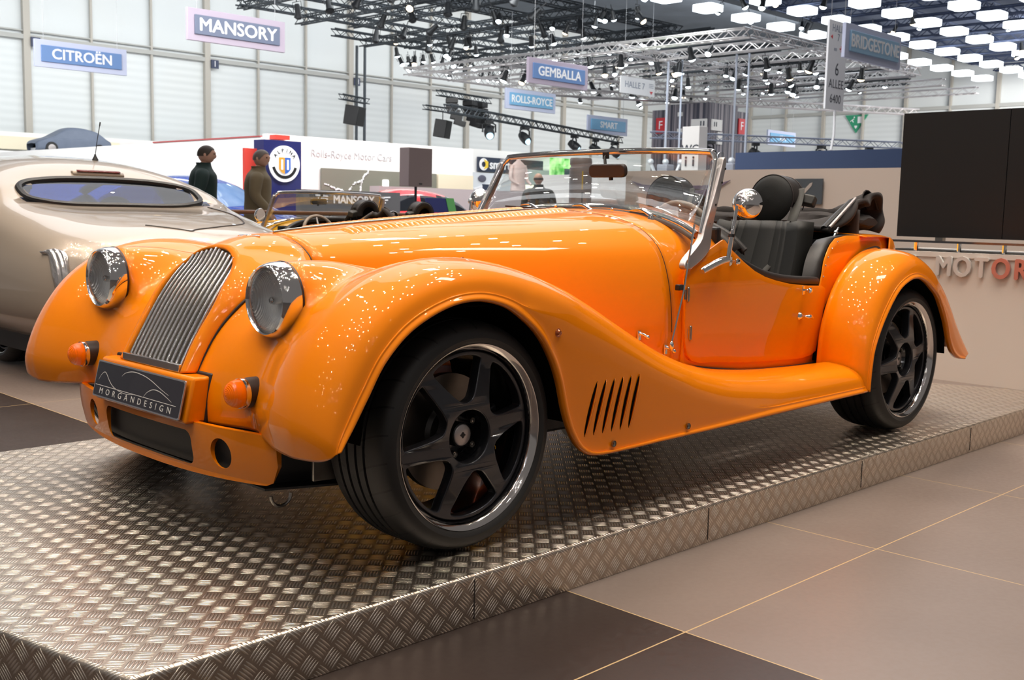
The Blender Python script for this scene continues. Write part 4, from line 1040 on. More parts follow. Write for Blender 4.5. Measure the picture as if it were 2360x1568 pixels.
def on_shell(p, d=0.0):
    l, n_, i, q = bvh.find_nearest(Vector(p))
    if n_.dot(l-Vector((0, 4.6, .5))) < 0: n_ = -n_
    return l+n_*d
# window surround, lid line, third brake light, tail lamp
def ring_pts():
    out = []
    for t in np.linspace(0, 2*PI, 60, endpoint=False):
        c, s = math.cos(t), math.sin(t)
        x = .585*math.copysign(abs(c)**.55, c); y = 3.945+.155*math.copysign(abs(s)**.7, s)
        out.append((x, y, 1.05))
    return out
b = MB(); b.tube([tuple(on_shell((x, y, interp(y, [3.8, 4.1], [.99, 1.14])-.06*abs(x)), .002)) for x, y, z in ring_pts()], .021, 8, closed=True); b.build('window_seal', BLACK, coupe)
b = MB(); ln = [(-.22, 3.08, .87), (-.05, 2.98, .85), (0, 2.95, .84), (.05, 2.98, .85), (.25, 3.06, .87), (.50, 3.2, .9), (.60, 3.5, .95), (.56, 3.75, .98)]
b.tube([tuple(on_shell(p, .000)) for p in cr(ln, 6)], .006, 6); b.build('lid_shut_line', PIPING, coupe)
b = MB(); G = [[tuple(on_shell((x, y, 1.2), .006+.012*(k == 1))) for k, y in enumerate((4.125, 4.155, 4.185))] for x in np.linspace(-.17, .17, 9)]
b.grid(G); b.build('brake_light_housing', CREAM, coupe, solid=.01)
b = MB(); G = [[tuple(on_shell((x, y, 1.2), .021)) for y in (4.137, 4.160)] for x in np.linspace(-.145, .145, 9)]
b.grid(G); b.build('brake_light', mat('dark_red_lens', (.14, .012, .010), .2), coupe, solid=.004)
LAMPC = mat('clear_tail_lens', (.72, .70, .68), .12, .75, 1.0)
def fl2():
    n, l, p = nodes(LAMPC)
    tc = n.new('ShaderNodeTexCoord'); sp = n.new('ShaderNodeSeparateXYZ'); l.new(tc.outputs['Object'], sp.inputs[0])
    m1 = n.new('ShaderNodeMath'); m1.operation = 'MULTIPLY'; m1.inputs[1].default_value = 330; l.new(sp.outputs['X'], m1.inputs[0])
    m2 = n.new('ShaderNodeMath'); m2.operation = 'SINE'; l.new(m1.outputs[0], m2.inputs[0])
    bp = n.new('ShaderNodeBump'); bp.inputs['Strength'].default_value = .8; bp.inputs['Distance'].default_value = .004; l.new(m2.outputs[0], bp.inputs['Height']); l.new(bp.outputs['Normal'], p.inputs['Normal'])
fl2()
for s in (-1, 1):
    L1 = cr([(.900, 3.05, .775), (.84, 3.02, .735), (.79, 3.0, .66), (.765, 2.98, .58), (.75, 2.96, .50)], 5)
    L2 = cr([(.905, 3.06, .780), (.80, 2.98, .775), (.715, 2.95, .70), (.68, 2.94, .60), (.66, 2.93, .50)], 5)
    G = [[tuple(on_shell((s*q[0], q[1], q[2]), .004+.012*math.sin(PI*t))) for q, t in ((lerp(a, c, t), t) for t in np.linspace(0, 1, 6))] for a, c in zip(L1, L2)]
    b = MB(); b.grid(G); b.build('tail_lamp', LAMPC, coupe, solid=.006, offset=0)
b = MB(); b.lathe([(.022, 0), (.020, .006), (.008, .028), (.006, .04), (.0001, .042)], 12, (0, 0, 0), 'z'); b.tube([(0, 0, .03), (.022, .01, .14), (.05, .02, .26)], .0028, 6); b.tube([(.045, .018, .236), (.05, .02, .262)], .0045, 6)
o_ = b.build('roof_aerial', BLACK, coupe); o_.location = on_shell((.16, 4.55, 1.3))
b = MB(); b.box((0, 4.85, .62), (1.3, 1.9, .3)); b.build('cabin_interior', BLACK, coupe, bevel=.05)
for s in (-1, 1):
    b = MB(); b.sphere((s*.33, 4.62, .94), .14, 16, 10, (1, .5, .75)); b.build('headrest', BLACK, coupe)
b = MB(); b.prism(rrect(.19, .065, .02), 'y', 5.52, 5.56)
o_ = b.build('rear_view_mirror', mat('mirror_back_beige', (.45, .38, .31), .3), coupe, bevel=.006); o_.location = (.0, 0, 1.085)
b = MB(); b.tube([(-.02, 5.55, 1.10), (-.02, 5.60, 1.17)], .008, 6); b.build('mirror_stem', BLACK, coupe)
for y in (4.05, 6.35):
    for s in (-1, 1):
        r = dup_tree(w0, (s*.70, y, .31), (-PI/2 if s < 0 else PI/2)); r.parent = coupe
b = MB(); b.box((0, 4.8, .20), (1.45, 3.8, .14)); b.build('underbody', BLACK, coupe, smooth=False)

# ------------------------------------------------------------------ hall shell
WALLP = mat('pale_wall_panels', (.70, .73, .72), .6)
def wallmat(nm, axis):
    m = mat(nm, (.72, .74, .73), .6); n, l, p = nodes(m)
    g = n.new('ShaderNodeNewGeometry'); sp = n.new('ShaderNodeSeparateXYZ'); l.new(g.outputs['Position'], sp.inputs[0])
    wv = n.new('ShaderNodeMath'); wv.operation = 'MULTIPLY'; wv.inputs[1].default_value = 18; l.new(sp.outputs[2], wv.inputs[0])
    sn = n.new('ShaderNodeMath'); sn.operation = 'SINE'; l.new(wv.outputs[0], sn.inputs[0])
    gt = n.new('ShaderNodeMath'); gt.operation = 'LESS_THAN'; gt.inputs[1].default_value = 8.1; l.new(sp.outputs[2], gt.inputs[0])
    mu = n.new('ShaderNodeMath'); mu.operation = 'MULTIPLY'; l.new(sn.outputs[0], mu.inputs[0]); l.new(gt.outputs[0], mu.inputs[1])
    mr = n.new('ShaderNodeMapRange'); mr.inputs['From Min'].default_value = -1; l.new(mu.outputs[0], mr.inputs['Value'])
    nz = n.new('ShaderNodeTexNoise'); nz.inputs['Scale'].default_value = .35; l.new(g.outputs['Position'], nz.inputs['Vector'])
    mx = n.new('ShaderNodeMix'); mx.data_type = 'RGBA'; mx.inputs['A'].default_value = (.64, .66, .65, 1); mx.inputs['B'].default_value = (.74, .76, .75, 1)
    l.new(mr.outputs[0], mx.inputs['Factor'])
    m2 = n.new('ShaderNodeMix'); m2.data_type = 'RGBA'; m2.inputs['B'].default_value = (.70, .74, .76, 1); l.new(nz.outputs['Fac'], m2.inputs['Factor']); l.new(mx.outputs['Result'], m2.inputs['A'])
    l.new(m2.outputs['Result'], p.inputs['Base Color'])
    return m
WM = wallmat('pale_ribbed_wall', 'x')
b = MB(); b.box((24, 48.2, 6.5), (98, .3, 14)); struct(b.build('wall_back', WM, smooth=False))
b = MB(); b.box((70.2, 14, 6.5), (.3, 70, 14)); struct(b.build('wall_right', WM, smooth=False))
TRM = mat('wall_trim_grey', (.42, .42, .40), .5)
COLM = mat('warm_grey_column', (.46, .43, .38), .5)
k = 1
for i in range(-3, 18):
    x = 18.0+i*2.985; main = (i % 3 == 0)
    b = MB(); b.box((x, 47.92, 6.5), (.30 if main else .10, .22 if main else .12, 13.2)); struct(b.build('trim_%d' % k, COLM, smooth=False)); k += 1
b = MB(); b.box((24, 47.90, 8.15), (96, .16, .20)); b.box((24, 47.92, 8.42), (96, .10, .06)); struct(b.build('trim_%d' % k, TRM, smooth=False)); k += 1
b = MB(); b.box((69.9, 14, 8.3), (.2, 68, .22)); struct(b.build('trim_%d' % k, TRM, smooth=False)); k += 1
for i in range(12):
    y = 46.5-i*3.05
    b = MB(); b.box((69.88, y, 6.5), (.2, .22 if i % 2 else .12, 13)); struct(b.build('trim_%d' % k, COLM, smooth=False)); k += 1
CEILM = noisy(mat('ceiling_sheet', (.78, .80, .82), .7), (.22, .25, .29), .35, 1.0)
b = MB(); b.box((24, 24, 13.4), (100, 50, .2)); struct(b.build('ceiling', CEILM, smooth=False))
CEIL2 = noisy(mat('ceiling_steel_grey', (.16, .19, .23), .7), (.05, .06, .08), .5, .9)
b = MB(); b.box((52, 36, 13.15), (42, 24, .1)); struct(b.build('ceiling', CEIL2, smooth=False))
# cast hall letters on the columns
TAGM = mat('column_tag_navy', (.03, .04, .09), .5)
for x, ch in ((18.0, 'J'), (26.96, 'I'), (35.9, 'H')):
    b = MB(); b.box((x+.35, 47.75, 7.95), (.42, .05, .42)); t_ = b.build('column_tag', TAGM, smooth=False); tag(t_, 'small navy plate lettered %s on the far wall column' % ch, 'sign')
    text_obj('tag_letter', ch, .42, mat('white_print', (.85, .86, .88), .5), frame_m((x+.35, 47.72, 7.95), (1, 0, 0), (0, 0, 1)), t_, .002)
WHITEP = MATS['white_print']

# ------------------------------------------------------------------ trusses
DTR = mat('dark_truss', (.05, .06, .07), .5, .4)
STR = mat('silver_truss', (.62, .60, .60), .35, .8)
def beam_mesh(L, w_, r, n, nm, mt_):
    b = MB()
    cs = [(-w_/2, 0), (w_/2, 0), (-w_/2, w_), (w_/2, w_)]
    for (y, z) in cs: b.tube([(0, y, z), (L, y, z)], r, 4)
    st = L/n
    for i in range(n):
        a, c = (0, 3) if i % 2 else (3, 0)
        x0, x1 = i*st, (i+1)*st
        za, zc = (0, w_) if i % 2 else (w_, 0)
        b.tube([(x0, -w_/2, za), (x1, -w_/2, zc)], r*.6, 3, cap=False)
        b.tube([(x0, w_/2, za), (x1, w_/2, zc)], r*.6, 3, cap=False)
        b.tube([(x0, -w_/2, 0), (x1, w_/2, 0)], r*.6, 3, cap=False)
    o = b.build(nm, mt_, smooth=False); return o
proto = {}
def truss(p, q, w_=.34, r=.035, mt_=None, label='', group=None, name='ceiling_truss'):
    p, q = Vector(p), Vector(q); L = (q-p).length; key = (round(L, 1), w_, mt_.name)
    if key not in proto: o = beam_mesh(L, w_, r, max(3, int(L/(w_*1.3))), name, mt_); proto[key] = o
    else: o = proto[key].copy(); COL.objects.link(o)
    o.location = p; d = (q-p).normalized(); o.rotation_euler = (0, -math.asin(d.z), math.atan2(d.y, d.x))
    tag(o, label, 'truss', group); return o
GA = 'dark trusses of the left ceiling grid'
for i, x in enumerate(np.arange(9.0, 62, 2.9)):
    y1 = 42.0 if x > 30 else (39 if x > 23 else 33)
    if x > 48: y1 = 38
    truss((x, y1-24 if x < 31 else 27, 8.9+.25*(i % 2)), (x, y1, 8.9+.25*(i % 2)), .32, .036, DTR, 'black truss of the left roof grid running towards the pale back wall', GA)
for j, y in enumerate(np.arange(18, 43, 3.4)):
    x0 = 30.3 if y > 39.5 else (23 if y > 33.5 else 9)
    truss((x0, y, 9.2), (x0+ ((22 if y < 27 else 31) if y < 36 else 18), y, 9.2), .32, .036, DTR, 'black truss of the left roof grid running parallel to the pale back wall', 'dark cross trusses of the left ceiling grid')
for (x, y) in ((31.9, 42.0), (32.4, 42.0)):
    b = MB(); b.box((x, y, 4.4), (.10, .10, 9.04)); tag(b.build('truss_post', DTR, smooth=False), 'dark upright post under the corner of the ceiling grid', 'post', 'posts at the corner of the grid')
GB = 'silver trusses of the hanging rig'
for x in (30.3, 33.0, 36.0, 39.5, 43.0): truss((x, 18.2, 6.9), (x, 36.2, 6.9), .30, .030, STR, 'long silver truss of the hanging rig running away to the back wall', GB)
for y in (18.2, 24.2, 30.2, 36.2): truss((30.3, y, 6.95), (43.3, y, 6.95), .30, .030, STR, 'short silver cross truss of the hanging rig', 'silver cross trusses of the hanging rig')
for x in (46, 50, 54): truss((x, 20, 7.3), (x, 38, 7.3), .30, .030, STR, 'silver truss behind the hanging rig, above the striped tower', 'silver trusses behind the rig')
truss((34.2, 31.5, 6.12), (56, 24.0, 6.55), .30, .04, STR, 'long pale truss under the silver rig, left of the hanging aisle board')
truss((23.99, 26.28, 4.3), (39.88, 31.41, 4.3), .26, .028, DTR, 'dark lighting truss sloping down behind the windscreen top, carrying moving heads')
truss((34.2, 25.14, 4.0), (44.25, 19.31, 4.0), .26, .028, mat('blue_grey_truss', (.30, .33, .42), .5, .3), 'blue grey truss crossing in front of the striped tower')
truss((44.4, 19.2, 4.0), (52, 14.6, 4.0), .26, .028, MATS['blue_grey_truss'], 'blue grey truss above the long blue fascia, right of the striped tower')
truss((24.64, 33.41, 5.2), (26.59, 34.2, 5.2), .2, .022, DTR, 'short black bar holding the lone loudspeaker beside the wall column')
truss((25.9, 28.95, 5.2), (29.3, 29.65, 5.2), .2, .022, DTR, 'black bar holding the three hanging line arrays')
truss((25.9, 29.75, 4.72), (27.6, 30.05, 4.72), .16, .018, DTR, 'short black bar holding the small lower loudspeaker')

# ------------------------------------------------------------------ ceiling light boxes
PANEL = mat('light_box_white', (.9, .95, 1), .4, emit=(.86, .94, 1.0), estr=3.4)
def lbox():
    b = MB(); pts = [(-.5, -.38), (-.38, -.5), (.38, -.5), (.5, -.38), (.5, .38), (.38, .5), (-.38, .5), (-.5, .38)]
    b.prism([(x*1.02, y*1.02) for x, y in pts], 'z', 0, .26); return b.build('ceiling_light_box', PANEL, smooth=False)
lb = lbox(); first = True
Kp = 1.08; cx0, cy0 = -1.8789, -2.8375
def px_of(p):
    d = Vector(p)-Vector((-1.8789, -2.8375, .8811)); z = d.dot(F_)
    return (1180+2504.1*d.dot(R_)/z, 784-2504.1*d.dot(U_)/z) if z > .1 else (-1e4, 0)
for ry in (-.8, 1.85, 4.5, 7.15, 9.8, 12.42, 15.05, 17.7, 20.33, 22.93):
    for i in range(-5, 13):
        rx = 34.67+i*2.703
        x, y = cx0+(rx-cx0)*Kp, cy0+(ry-cy0)*Kp; z = .8811+8*Kp
        u, v = px_of((x, y, z))
        if x > 68.6 or u < 1450 or u > 2460 or v < -70: continue
        if first: o = lb; first = False
        else: o = lb.copy(); COL.objects.link(o)
        o.location = (x, y, z)
        tag(o, 'square white light box glowing in the dark blue right-hand ceiling', 'ceiling light', 'light boxes of the right ceiling')
DARKC = noisy(mat('dark_blue_ceiling', (.020, .030, .065), .7), (.09, .11, .17), .9, .8)
b = MB(); b.box((50, 10, 11.0), (42, 34, .1)); struct(b.build('ceiling', DARKC, smooth=False))
GD = 'dark blue trusses above the light boxes'
BTR = mat('blue_black_truss', (.045, .06, .11), .5, .4)
for i, x in enumerate(np.arange(30, 68, 3.6)): truss((x, -6, 9.95), (x, 24, 9.95), .34, .04, BTR, 'dark blue truss above the light boxes running away from the viewer', GD)
for i, y in enumerate(np.arange(-4, 25, 3.6)): truss((31, y, 10.35), (67, y, 10.35), .34, .04, BTR, 'dark blue truss crossing above the light boxes', 'dark blue cross trusses above the light boxes')

# ------------------------------------------------------------------ spotlights in the grid
SPH = mat('spot_housing', (.02, .022, .025), .4, .3)
SPL = mat('spot_lens_cool', (.9, .95, 1), .3, emit=(.80, .92, 1.0), estr=9.0)
SPW = mat('spot_lens_warm', (1, .9, .75), .3, emit=(1.0, .78, .50), estr=7.0)
def spot(lens, nm='ceiling_spotlight'):
    b = MB(); b.mi = 0
    b.lathe([(.0001, .44), (.07, .43), (.09, .36), (.10, .12), (.15, .02), (.155, 0), (.135, .01)], 10, axis='z')
    b.tube([(-.17, 0, .2), (-.17, 0, .5), (.17, 0, .5), (.17, 0, .2)], .015, 4); b.tube([(0, 0, .5), (0, 0, .72)], .02, 4)
    b.mi = 1; b.sphere((0, 0, .012), .135, 10, 6, (1, 1, .75))
    return b.build(nm, [SPH, lens])
sc_, sw_ = spot(SPL), spot(SPW); usedc = usedw = False
random.seed(5); cnt = 0
def put_spot(x, y, z, warm=False, tilt=.5):
    global usedc, usedw
    src = sw_ if warm else sc_
    if (warm and usedw) or (not warm and usedc): o = src.copy(); COL.objects.link(o)
    else: o = src
    if warm: usedw = True
    else: usedc = True
    o.location = (x, y, z); o.rotation_euler = (random.uniform(-tilt, tilt), random.uniform(-tilt, tilt), random.uniform(0, 6.3)); s = random.uniform(.75, 1.1); o.scale = (s, s, s)
    return o
GS = 'spotlights hanging in the ceiling grids'
n_ = 0
while n_ < 105:
    x, y = random.uniform(29, 60), random.uniform(18, 42)
    if x > 33 and y < 26.5: continue
    if y > 40 and x > 50: continue
    x = 9+round((x-9)/2.9)*2.9+random.uniform(-.25, .25)
    put_spot(x, y, 8.25+random.uniform(-.1, .3), random.random() < .12); n_ += 1
for x, y in [(38+random.gauss(0, 2.2), 40.2+random.gauss(0, 1.0)) for _ in range(34)]: put_spot(x, min(y, 42), 8.2+random.uniform(-.3, .3))
for _ in range(46): put_spot(random.uniform(30, 44), random.uniform(18, 36), 6.35+random.uniform(-.1, .25), random.random() < .25)
for _ in range(40): put_spot(random.uniform(33, 66), random.uniform(2, 25), 9.35+random.uniform(-.1, .3), random.random() < .3)
for x, y in ((14.6, 22.4), (16.3, 22.6), (18.2, 24.5), (20.0, 24.0), (21.2, 25.0), (24.5, 29.0), (13.2, 25.4)): put_spot(x, y, 8.2, random.random() < .4, 1.0)
for o in [q for q in COL.objects if q.name.startswith('ceiling_spotlight')]:
    warm = o.data is sw_.data; x, y, z = o.location
    zone = 'hanging from the silver rig' if z < 7.5 else ('among the white light boxes of the right ceiling' if z > 9 and y < 26 else ('in the dense cluster at the grid corner' if y > 38.6 else 'in the dark left ceiling grid'))
    lab = 'black spotlight with a %s lens %s' % ('warm yellow' if warm else 'cool white', zone)
    tag(o, lab, 'spotlight', lab.replace('black spotlight', 'spotlights'))
# unlit black lamps on the left grid
bl = spot(SPH, 'unlit_spotlight'); used = False
for _ in range(60):
    o = bl if not used else bl.copy()
    if used: COL.objects.link(o)
    used = True
    x = 9+(_ % 9)*2.9; y = 18.6+1.9*(_//9)+random.uniform(0, 1.2)+(0 if x < 22 else 8.6 if x > 29 else 4); o.location = (x, y, 8.25 if (_ % 9) % 2 == 0 else 8.36); o.rotation_euler = (random.uniform(-.6, .6), random.uniform(-.6, .6), 0); o.scale = (1.2, 1.2, 1.2)
    tag(o, 'unlit black spotlight clamped in the dark left ceiling grid', 'spotlight', 'unlit lamps of the dark grid')

# moving heads on the sloping truss
def mhead():
    t = thing('moving_head_lamp', 'x', 'stage light'); b = MB(); b.box((0, 0, -.16), (.30, .30, .12)); b.build('lamp_base', SPH, t, bevel=.02)
    for s in (-1, 1):
        b = MB(); b.tube([(s*.12, 0, -.2), (s*.24, 0, -.26), (s*.25, 0, -.55)], .035, 6); b.build('yoke_arm', SPH, t)
    b = MB(); b.lathe([(.0001, .30), (.14, .28), (.19, .1), (.20, -.12), (.17, -.26), (.15, -.27)], 16, axis='y', rot=Matrix.Rotation(.6, 3, 'X'))
    h = b.build('lamp_head', SPH, t); h.location = (0, 0, -.55)
    b = MB(); b.sphere((0, 0, 0), .14, 12, 8, (1, .4, 1)); q = b.build('lamp_lens', mat('pale_lens', (.55, .75, .85), .2, emit=(.6, .85, 1), estr=1.2), h); q.location = Matrix.Rotation(.6, 3, 'X') @ Vector((0, -.25, 0))
    return t
mh = mhead(); mp = [(27.0, 27.25), (29.9, 28.2), (34.6, 29.7), (36.9, 30.45), (39.2, 31.2)]
for i, (x, y) in enumerate(mp):
    o = mh if i == 0 else dup_tree(mh, (0, 0, 0))
    o.location = (x, y, 4.372); o.rotation_euler = (0, 0, -.6+.5*i)
    tag(o, ('first', 'second', 'third', 'fourth', 'fifth')[i]+' moving head lamp from the left under the sloping lighting truss', 'stage light')
# blue grey lamp cluster in front of the tower
for i, (x, y, z) in enumerate(((36.5, 23.8, 4.072), (38.3, 22.76, 4.072), (41.0, 21.2, 4.072), (43.0, 20.03, 4.072))):
    o = dup_tree(mh, (x, y, z), i*.8, ('leftmost', 'second from the left', 'third from the left', 'rightmost')[i]+' of the four lamps under the truss crossing the striped tower')

# hanging loudspeakers
def loud(name, c, dim, label, rz=.5, tilt=.15):
    t = thing(name, label, 'loudspeaker', c, rz); b = MB(); b.box((0, 0, 0), dim, (tilt, 0, 0)); b.build('cabinet', BLACK, t, bevel=.02)
    b = MB(); b.tube([(0, 0, dim[2]/2-.02), (0, 0, dim[2]/2+.35)], .02, 5); b.build('hanger', BLACK, t)
loud('hanging_loudspeaker', (25.55, 33.7, 4.62), (.75, .6, .78), 'square black loudspeaker hanging alone beside the far wall column')
loud('hanging_loudspeaker', (27.0, 29.9, 4.05), (.66, .5, .70), 'small black loudspeaker hanging below the line arrays')
for i, x in enumerate((26.6, 27.75, 28.5)):
    t = thing('line_array_speaker', ('leftmost', 'middle', 'rightmost')[i]+' of the three curved black line arrays hanging above the windscreen', 'loudspeaker', (x+.1, 29.05+.2*i, 5.19), .9 if i == 0 else .3)
    for q in range(5):
        b = MB(); b.box((0, -.02*q*q, -.12-.21*q), (.42, .46, .19), (.07*q, 0, 0)); b.build('speaker_element', BLACK, t, bevel=.015)

# ------------------------------------------------------------------ hanging brand boards
LIL = mat('sign_lilac_board', (.44, .38, .47), .6); LIL2 = mat('sign_pale_board', (.52, .56, .72), .6)
NAVY = mat('sign_slate_panel', (.13, .16, .24), .5); BLUEP = mat('sign_blue_panel', (.13, .24, .48), .5); SKYP = mat('sign_sky_panel', (.18, .42, .66), .5); SKY2 = mat('sign_light_blue_panel', (.30, .50, .68), .5)
WIRE = mat('hanger_wire', (.35, .36, .38), .4, .5)
def sign(txt, x, y, z, bm_, pm_, label, size=.44, sx=1.0, wd=3.0, ht=.84):
    top_ = 13.3 if txt in ('SMART', 'KIA') else 9.0
    t = thing('brand_sign', label, 'sign', (x+wd/2, y, z))
    b = MB(); b.box((0, 0, 0), (wd, .10, ht)); b.build('sign_board', bm_, t, bevel=.01)
    b = MB(); b.box((0, -.075, 0), (wd*.87, .05, ht*.60)); pn = b.build('sign_panel', pm_, t, bevel=.01)
    text_obj('sign_lettering', txt, size, WHITEP, frame_m((0, -.104, -.005), (1, 0, 0), (0, 0, 1)), pn, .004, .008, sx=sx)
    for s in (-1, 1):
        b = MB(); b.tube([(s*wd*.4, 0, ht/2), (s*wd*.4, 0, top_-z)], .008, 4); b.build('hanger_wire', WIRE, t)
sign('MANSORY', 12.79, 24.0, 5.60, LIL, NAVY, 'lilac hanging board with slate panel reading MANSORY', .47, 1.08)
sign('CITROËN', 12.07, 32.2, 5.46, LIL2, BLUEP, 'pale hanging board with blue panel reading CITROEN at the far left', .45, 1.03)
sign('GEMBALLA', 24.56, 22.93, 5.57, LIL, BLUEP, 'lilac hanging board with blue panel reading GEMBALLA', .43, 1.03)
sign('ROLLS-ROYCE', 30.15, 29.61, 5.51, LIL2, SKYP, 'pale hanging board with blue panel reading ROLLS-ROYCE', .42, .92)
sign('SMART', 38.17, 32.1, 5.15, LIL2, SKYP, 'pale hanging board with blue panel reading SMART', .42, 1.0)
sign('BRIDGESTONE', 23.25, 10.81, 5.26, LIL2, SKY2, 'pale hanging board with light blue panel reading BRIDGESTONE', .44, .90)
sign('KIA', 52.37, 31.0, 5.37, LIL2, SKYP, 'small distant hanging board with a short name on blue, right of the tower', .42, 1.0)
t = thing('hall_sign', 'white hanging board reading HALLE 7 with a small red arrow', 'sign', (34.4, 26.1, 6.15))
for s in (-1, 1):
    b = MB(); b.tube([(s*.9, 0, .34), (s*.9, 0, 7.15)], .008, 4); b.build('hanger_wire', WIRE, t)
b = MB(); b.box((0, 0, 0), (2.25, .06, .68)); b.build('sign_board', mat('white_board', (.84, .85, .87), .5), t)
text_obj('sign_lettering', 'HALLE 7', .36, mat('grey_blue_print', (.22, .26, .34), .5), frame_m((-.22, -.034, 0.02), (1, 0, 0), (0, 0, 1)), t, .002)
b = MB(); b.prism([(.78, -.14), (1.0, -.14), (.89, -.26)], 'y', -.04, -.03); b.build('red_arrow', mat('red_print', (.65, .04, .05), .5), t, smooth=False)
b = MB(); [b.box((.88, -.035, .16-.07*q), (.30, .008, .015)) for q in range(3)]; b.build('fine_print', MATS['grey_blue_print'], t, smooth=False)
BK = mat('dark_print', (.04, .045, .06), .5)
t = thing('aisle_sign', 'tall white hanging board reading HALLE 7, 6 ALLEE 6400', 'sign', (28.0, 13.6, 5.35))
b = MB(); b.box((0, 0, 0), (1.06, .06, 2.55)); b.build('sign_board', MATS['white_board'], t)
for tx, zz, sz in (('HALLE', 1.05, .30), ('7', .80, .30), ('6', -.12, .52), ('ALLEE', -.54, .36), ('6400', -.97, .36)):
    text_obj('sign_lettering', tx, sz, BK if zz < .5 else MATS['grey_blue_print'], frame_m((0.03, -.034, zz), (1, 0, 0), (0, 0, 1)), t, .002, spacing=1.05, sx=.88)
b = MB(); b.prism([(-.42, .80), (-.32, .86), (-.32, .74)], 'y', -.04, -.03); b.build('red_arrow', MATS['red_print'], t, smooth=False)
b = MB(); b.box((.22, -.035, .50), (.18, .008, .035)); b.box((.22, -.035, .50), (.035, .008, .18)); b.build('red_cross', MATS['red_print'], t, smooth=False)
text_obj('sign_lettering', 'en', .18, MATS['grey_blue_print'], frame_m((-.12, -.034, .47), (1, 0, 0), (0, 0, 1)), t, .002)
b = MB(); b.tube([(.1, 0, -1.27), (.12, 0, -2.0), (0.0, 0, -2.45)], .035, 6); b.build('cable_sleeve', WHITEP, t)
for s in (-1, 1):
    b = MB(); b.tube([(s*.4, 0, 1.27), (s*.4, 0, 7.95)], .01, 4); b.build('hanger_wire', WIRE, t)
# exit triangle on the far wall
GRN = mat('exit_green', (.03, .30, .16), .5)
t = thing('exit_sign', 'green triangular emergency exit sign pointing down on the far right wall', 'sign', (69.98, 34.85, 7.5))
b = MB(); b.prism([(-.85, .62), (.85, .62), (0, -.62)], 'x', -.05, .05); b.build('triangle_board', GRN, t, smooth=False)
b = MB()
def flip(pts): return [(-a, c) for a, c in pts]
b.prism(flip([(.12, .5), (.42, .5), (.42, .05), (.12, .05)]), 'x', -.07, -.055); b.build('door_symbol', WHITEP, t, smooth=False)
b = MB(); b.tube([(-.065, .20, .12), (-.065, .30, .28), (-.065, .16, .36)], .035, 5); b.sphere((-.065, .15, .46), .05, 8, 6); b.tube([(-.065, .30, .28), (-.065, .44, .18)], .03, 5); b.build('runner_symbol', WHITEP, t)
b = MB(); b.prism([(-.1, -.12), (.1, -.12), (.1, -.2), (0, -.34), (-.1, -.2)], 'x', -.07, -.055); b.build('arrow_symbol', WHITEP, t, smooth=False)
# ------------------------------------------------------------------ striped service tower
def stripes():
    m = mat('striped_tower_cladding', (.03, .03, .05), .6); n, l, p = nodes(m)
    g = n.new('ShaderNodeNewGeometry'); sp = n.new('ShaderNodeSeparateXYZ'); l.new(g.outputs['Position'], sp.inputs[0])
    ad = n.new('ShaderNodeMath'); ad.operation = 'SUBTRACT'; l.new(sp.outputs[0], ad.inputs[0]); l.new(sp.outputs[1], ad.inputs[1])
    nz = n.new('ShaderNodeTexNoise'); nz.noise_dimensions = '1D'; nz.inputs['Scale'].default_value = 5.5; nz.inputs['Detail'].default_value = 3; l.new(ad.outputs[0], nz.inputs['W'])
    r = n.new('ShaderNodeValToRGB'); r.color_ramp.elements[0].position = .42; r.color_ramp.elements[0].color = (.035, .035, .055, 1); r.color_ramp.elements[1].position = .62; r.color_ramp.elements[1].color = (.26, .23, .25, 1)
    l.new(nz.outputs['Fac'], r.inputs[0]); l.new(r.outputs[0], p.inputs['Base Color']); return m
ST = stripes()
tw = thing('service_tower', 'dark vertically striped tower block with washroom and direction panels', 'building', (41.5, 26.0, FZ))
b = MB(); b.box((-.4, 1.5, 3.06), (2.2, 2.4, 6.12)); b.build('tower_core', ST, tw, smooth=False)
b = MB(); b.box((-.5, 3.15, 2.95), (2.0, .9, 5.9)); b.build('left_annex', ST, tw, smooth=False)
b = MB(); b.box((1.15, 1.5, 2.94), (.9, 2.4, 5.88)); b.build('right_annex', ST, tw, smooth=False)
RED = mat('sign_red', (.55, .02, .03), .5); CRM = mat('panel_cream', (.72, .70, .68), .6)
for (x, y, z, w_, ax, nm) in ((39.96, 29.05, 5.05, .55, 'x', 'F'), (42.50, 26.26, 5.08, .50, 'y', 'F')):
    b = MB(); b.box((x, y, z), (.06, w_, .72) if ax == 'x' else (w_, .06, .72)); q = b.build('letter_panel', RED, None, smooth=False); q.parent = tw; q.location = (-41.5, -26, -FZ)
    M_ = frame_m((x-.035, y, z), (0, -1, 0), (0, 0, 1)) if ax == 'x' else frame_m((x, y-.035, z), (1, 0, 0), (0, 0, 1))
    text_obj('letter', 'F', .55, WHITEP, M_, q, .002)
def twbox(nm, c, d, mt_):
    b = MB(); b.box(c, d); q = b.build(nm, mt_, tw, smooth=False); q.location = (-41.5, -26, -FZ); return q
a1 = twbox('direction_panel', (39.95, 26.86, 5.03), (.08, .86, .48), CRM); a2 = twbox('direction_panel', (40.45, 26.25, 5.0), (.78, .08, .50), CRM)
for dy in (-.15, -.35): 
    for q in (0, ): 
        b = MB(); b.box((39.90, 26.86+dy*.8, 5.06), (.02, .06, .22)); o_ = b.build('arrow_mark', BK, a1, smooth=False)
for dx in (-.30, -.10):
    b = MB(); b.box((40.45+dx*.8, 26.20, 5.03), (.05, .02, .20)); b.build('arrow_mark', BK, a2, smooth=False)
twbox('notice_panel', (40.72, 26.25, 4.42), (.36, .08, .55), CRM)
for z in (5.75, 5.0): twbox('small_light_box', (39.96, 27.95, z-.22), (.06, .26, .18), CRM)
t = thing('washroom_sign', 'white illuminated column sign reading WC in front of the striped tower', 'sign', (30.2, 20.1, FZ))
